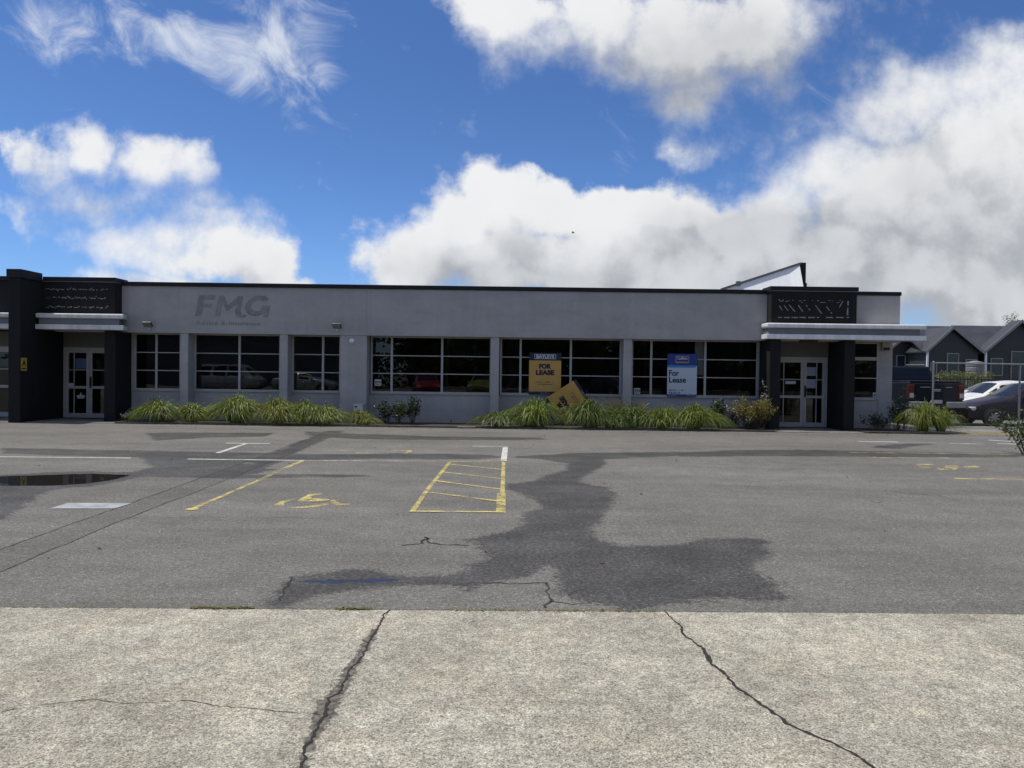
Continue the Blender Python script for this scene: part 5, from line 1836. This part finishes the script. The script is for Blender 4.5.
MB().tube([(0, -.18, .5), (0, .2, .5)], .035, 8).build('tow_bar', M['black'], ute)
for y in (1.15, 4.35):
    for s in (-1, 1):
        wh = thing('wheel', None, None)
        before = set(bpy.data.objects)
        wheel(ute, 0, 0, .40, .26)
        bpy.data.objects.remove(wh)
        for ob in set(bpy.data.objects) - before if False else [c_ for c_ in ute.children if c_.name.startswith('wheel') and not c_.name.startswith('wheel_arch')]:
            if 'placed' not in ob:
                ob['placed'] = 1
                ob.rotation_euler = (0, 0, math.pi / 2)
                ob.location = (s * .84, y, .40)

# ------------------------------------------------------------------ what the windows mirror: the street side behind the camera
car('van', 'silver people mover across the street, mirrored in the windows', 'van', (-19.5, -6.5, -.03), R(8), SIL, VAN, (-1.5, 1.55), .33, VG)
car('sedan', 'silver sedan across the street beside the people mover', 'car', (-14.2, -6.2, -.03), R(5), SIL, SEDAN, (-1.35, 1.35), .31, SGL)
car('hatchback', 'red hatchback across the street, mirrored in the windows', 'car', (-5.8, -5.0, -.03), R(80), REDP, HATCH, (-1.25, 1.23), .30, HG)
car('hatchback', 'lime green hatchback across the street, mirrored in the windows', 'car', (-2.0, -5.2, -.03), R(95), LIME, HATCH, (-1.25, 1.23), .30, HG)
car('sedan', 'dark sedan across the street, right of the green hatchback', 'car', (6.6, -5.5, -.03), R(60), UTE, SEDAN, (-1.35, 1.35), .31, SGL)
for i, (x, y, h_, cr_) in enumerate(((-3, -18, 11, 4.5), (5, -17, 12, 5), (13, -19, 10, 4.5), (22, -17, 12, 5), (31, -19, 11, 5), (-9, -24, 9, 3.5), (42, -18, 12, 5), (-40, -22, 11, 5), (9, -26, 14, 5.5), (18, -26, 13, 5.5), (0, -27, 13, 5))):
    tree(['tall', 'broad', 'dense', 'leafy', 'dark', 'small', 'spreading', 'lone', 'high', 'big', 'rounded'][i] + ' green tree in the row across the street behind the camera', (x, y, -.03), h_, cr_, 60 + i, TR, 2600, .5, 'trees across the street')
sh = thing('warehouse', 'grey warehouse with pale roof across the street behind the camera', 'building', (-25, -24, 0))
MB().box(-16, 11, -9, 0, -.05, 4.6).build('wall', pmat('shed_cladding', (.13, .135, .14), .6, .1, 1), sh)
MB().prism([(-16.4, .5, 4.62), (-16.4, -4.5, 6.8), (-16.4, -9.5, 4.62)], (27.8, 0, 0)).build('roof', pmat('shed_roof', (.30, .31, .32), .5, .1, 1), sh)
MB().box(-4, 0, .003, .06, 0, 3.6).build('roller_door', M['bandmid'], sh)

wt = thing('warehouse', 'long low dark warehouse added unseen behind the camera to darken the window reflections', 'building', (20, -34, 0))  # added backdrop, keeps the bright low sky out of the panes
MB().box(-31, 40, -8, 0, -.05, 6.2).build('wall', pmat('backdrop_cladding', (.05, .055, .055), .7, .1, 1), wt)
MB().box(-31.3, 40.3, -8.3, .3, 6.21, 6.4).build('roof', M['roof'], wt)
backdrop_hedge = thing('hedge', 'tall dark hedge added unseen behind the camera to darken the window reflections', 'hedge', (20, -30, 0))  # added too, closes the bright gaps below the crowns in the reflections
hb = MB()
rg = random.Random(9)
for _ in range(9000):
    p_ = Vector((rg.uniform(-34, 36), rg.uniform(-.8, .8), 3.2 * rg.random() ** .8))
    d = Vector((rg.gauss(0, 1), rg.gauss(0, 1), rg.gauss(0, 1))).normalized() * .4
    e = d.orthogonal().normalized() * .16
    hb.poly([p_ - d * .5, p_ + e, p_ + d * .5, p_ - e])
hb.build('foliage', TR, backdrop_hedge, fix=False)

# ------------------------------------------------------------------ render settings
vs = sc.view_settings
vs.view_transform, vs.look, vs.exposure, vs.gamma = 'Standard', 'None', 0.0, 1.0
vs.use_curve_mapping = False
sc.render.engine = 'CYCLES'
cy = sc.cycles
cy.use_denoising = True
cy.max_bounces, cy.diffuse_bounces, cy.glossy_bounces, cy.transparent_max_bounces = 8, 3, 4, 12
cy.sample_clamp_indirect = 6
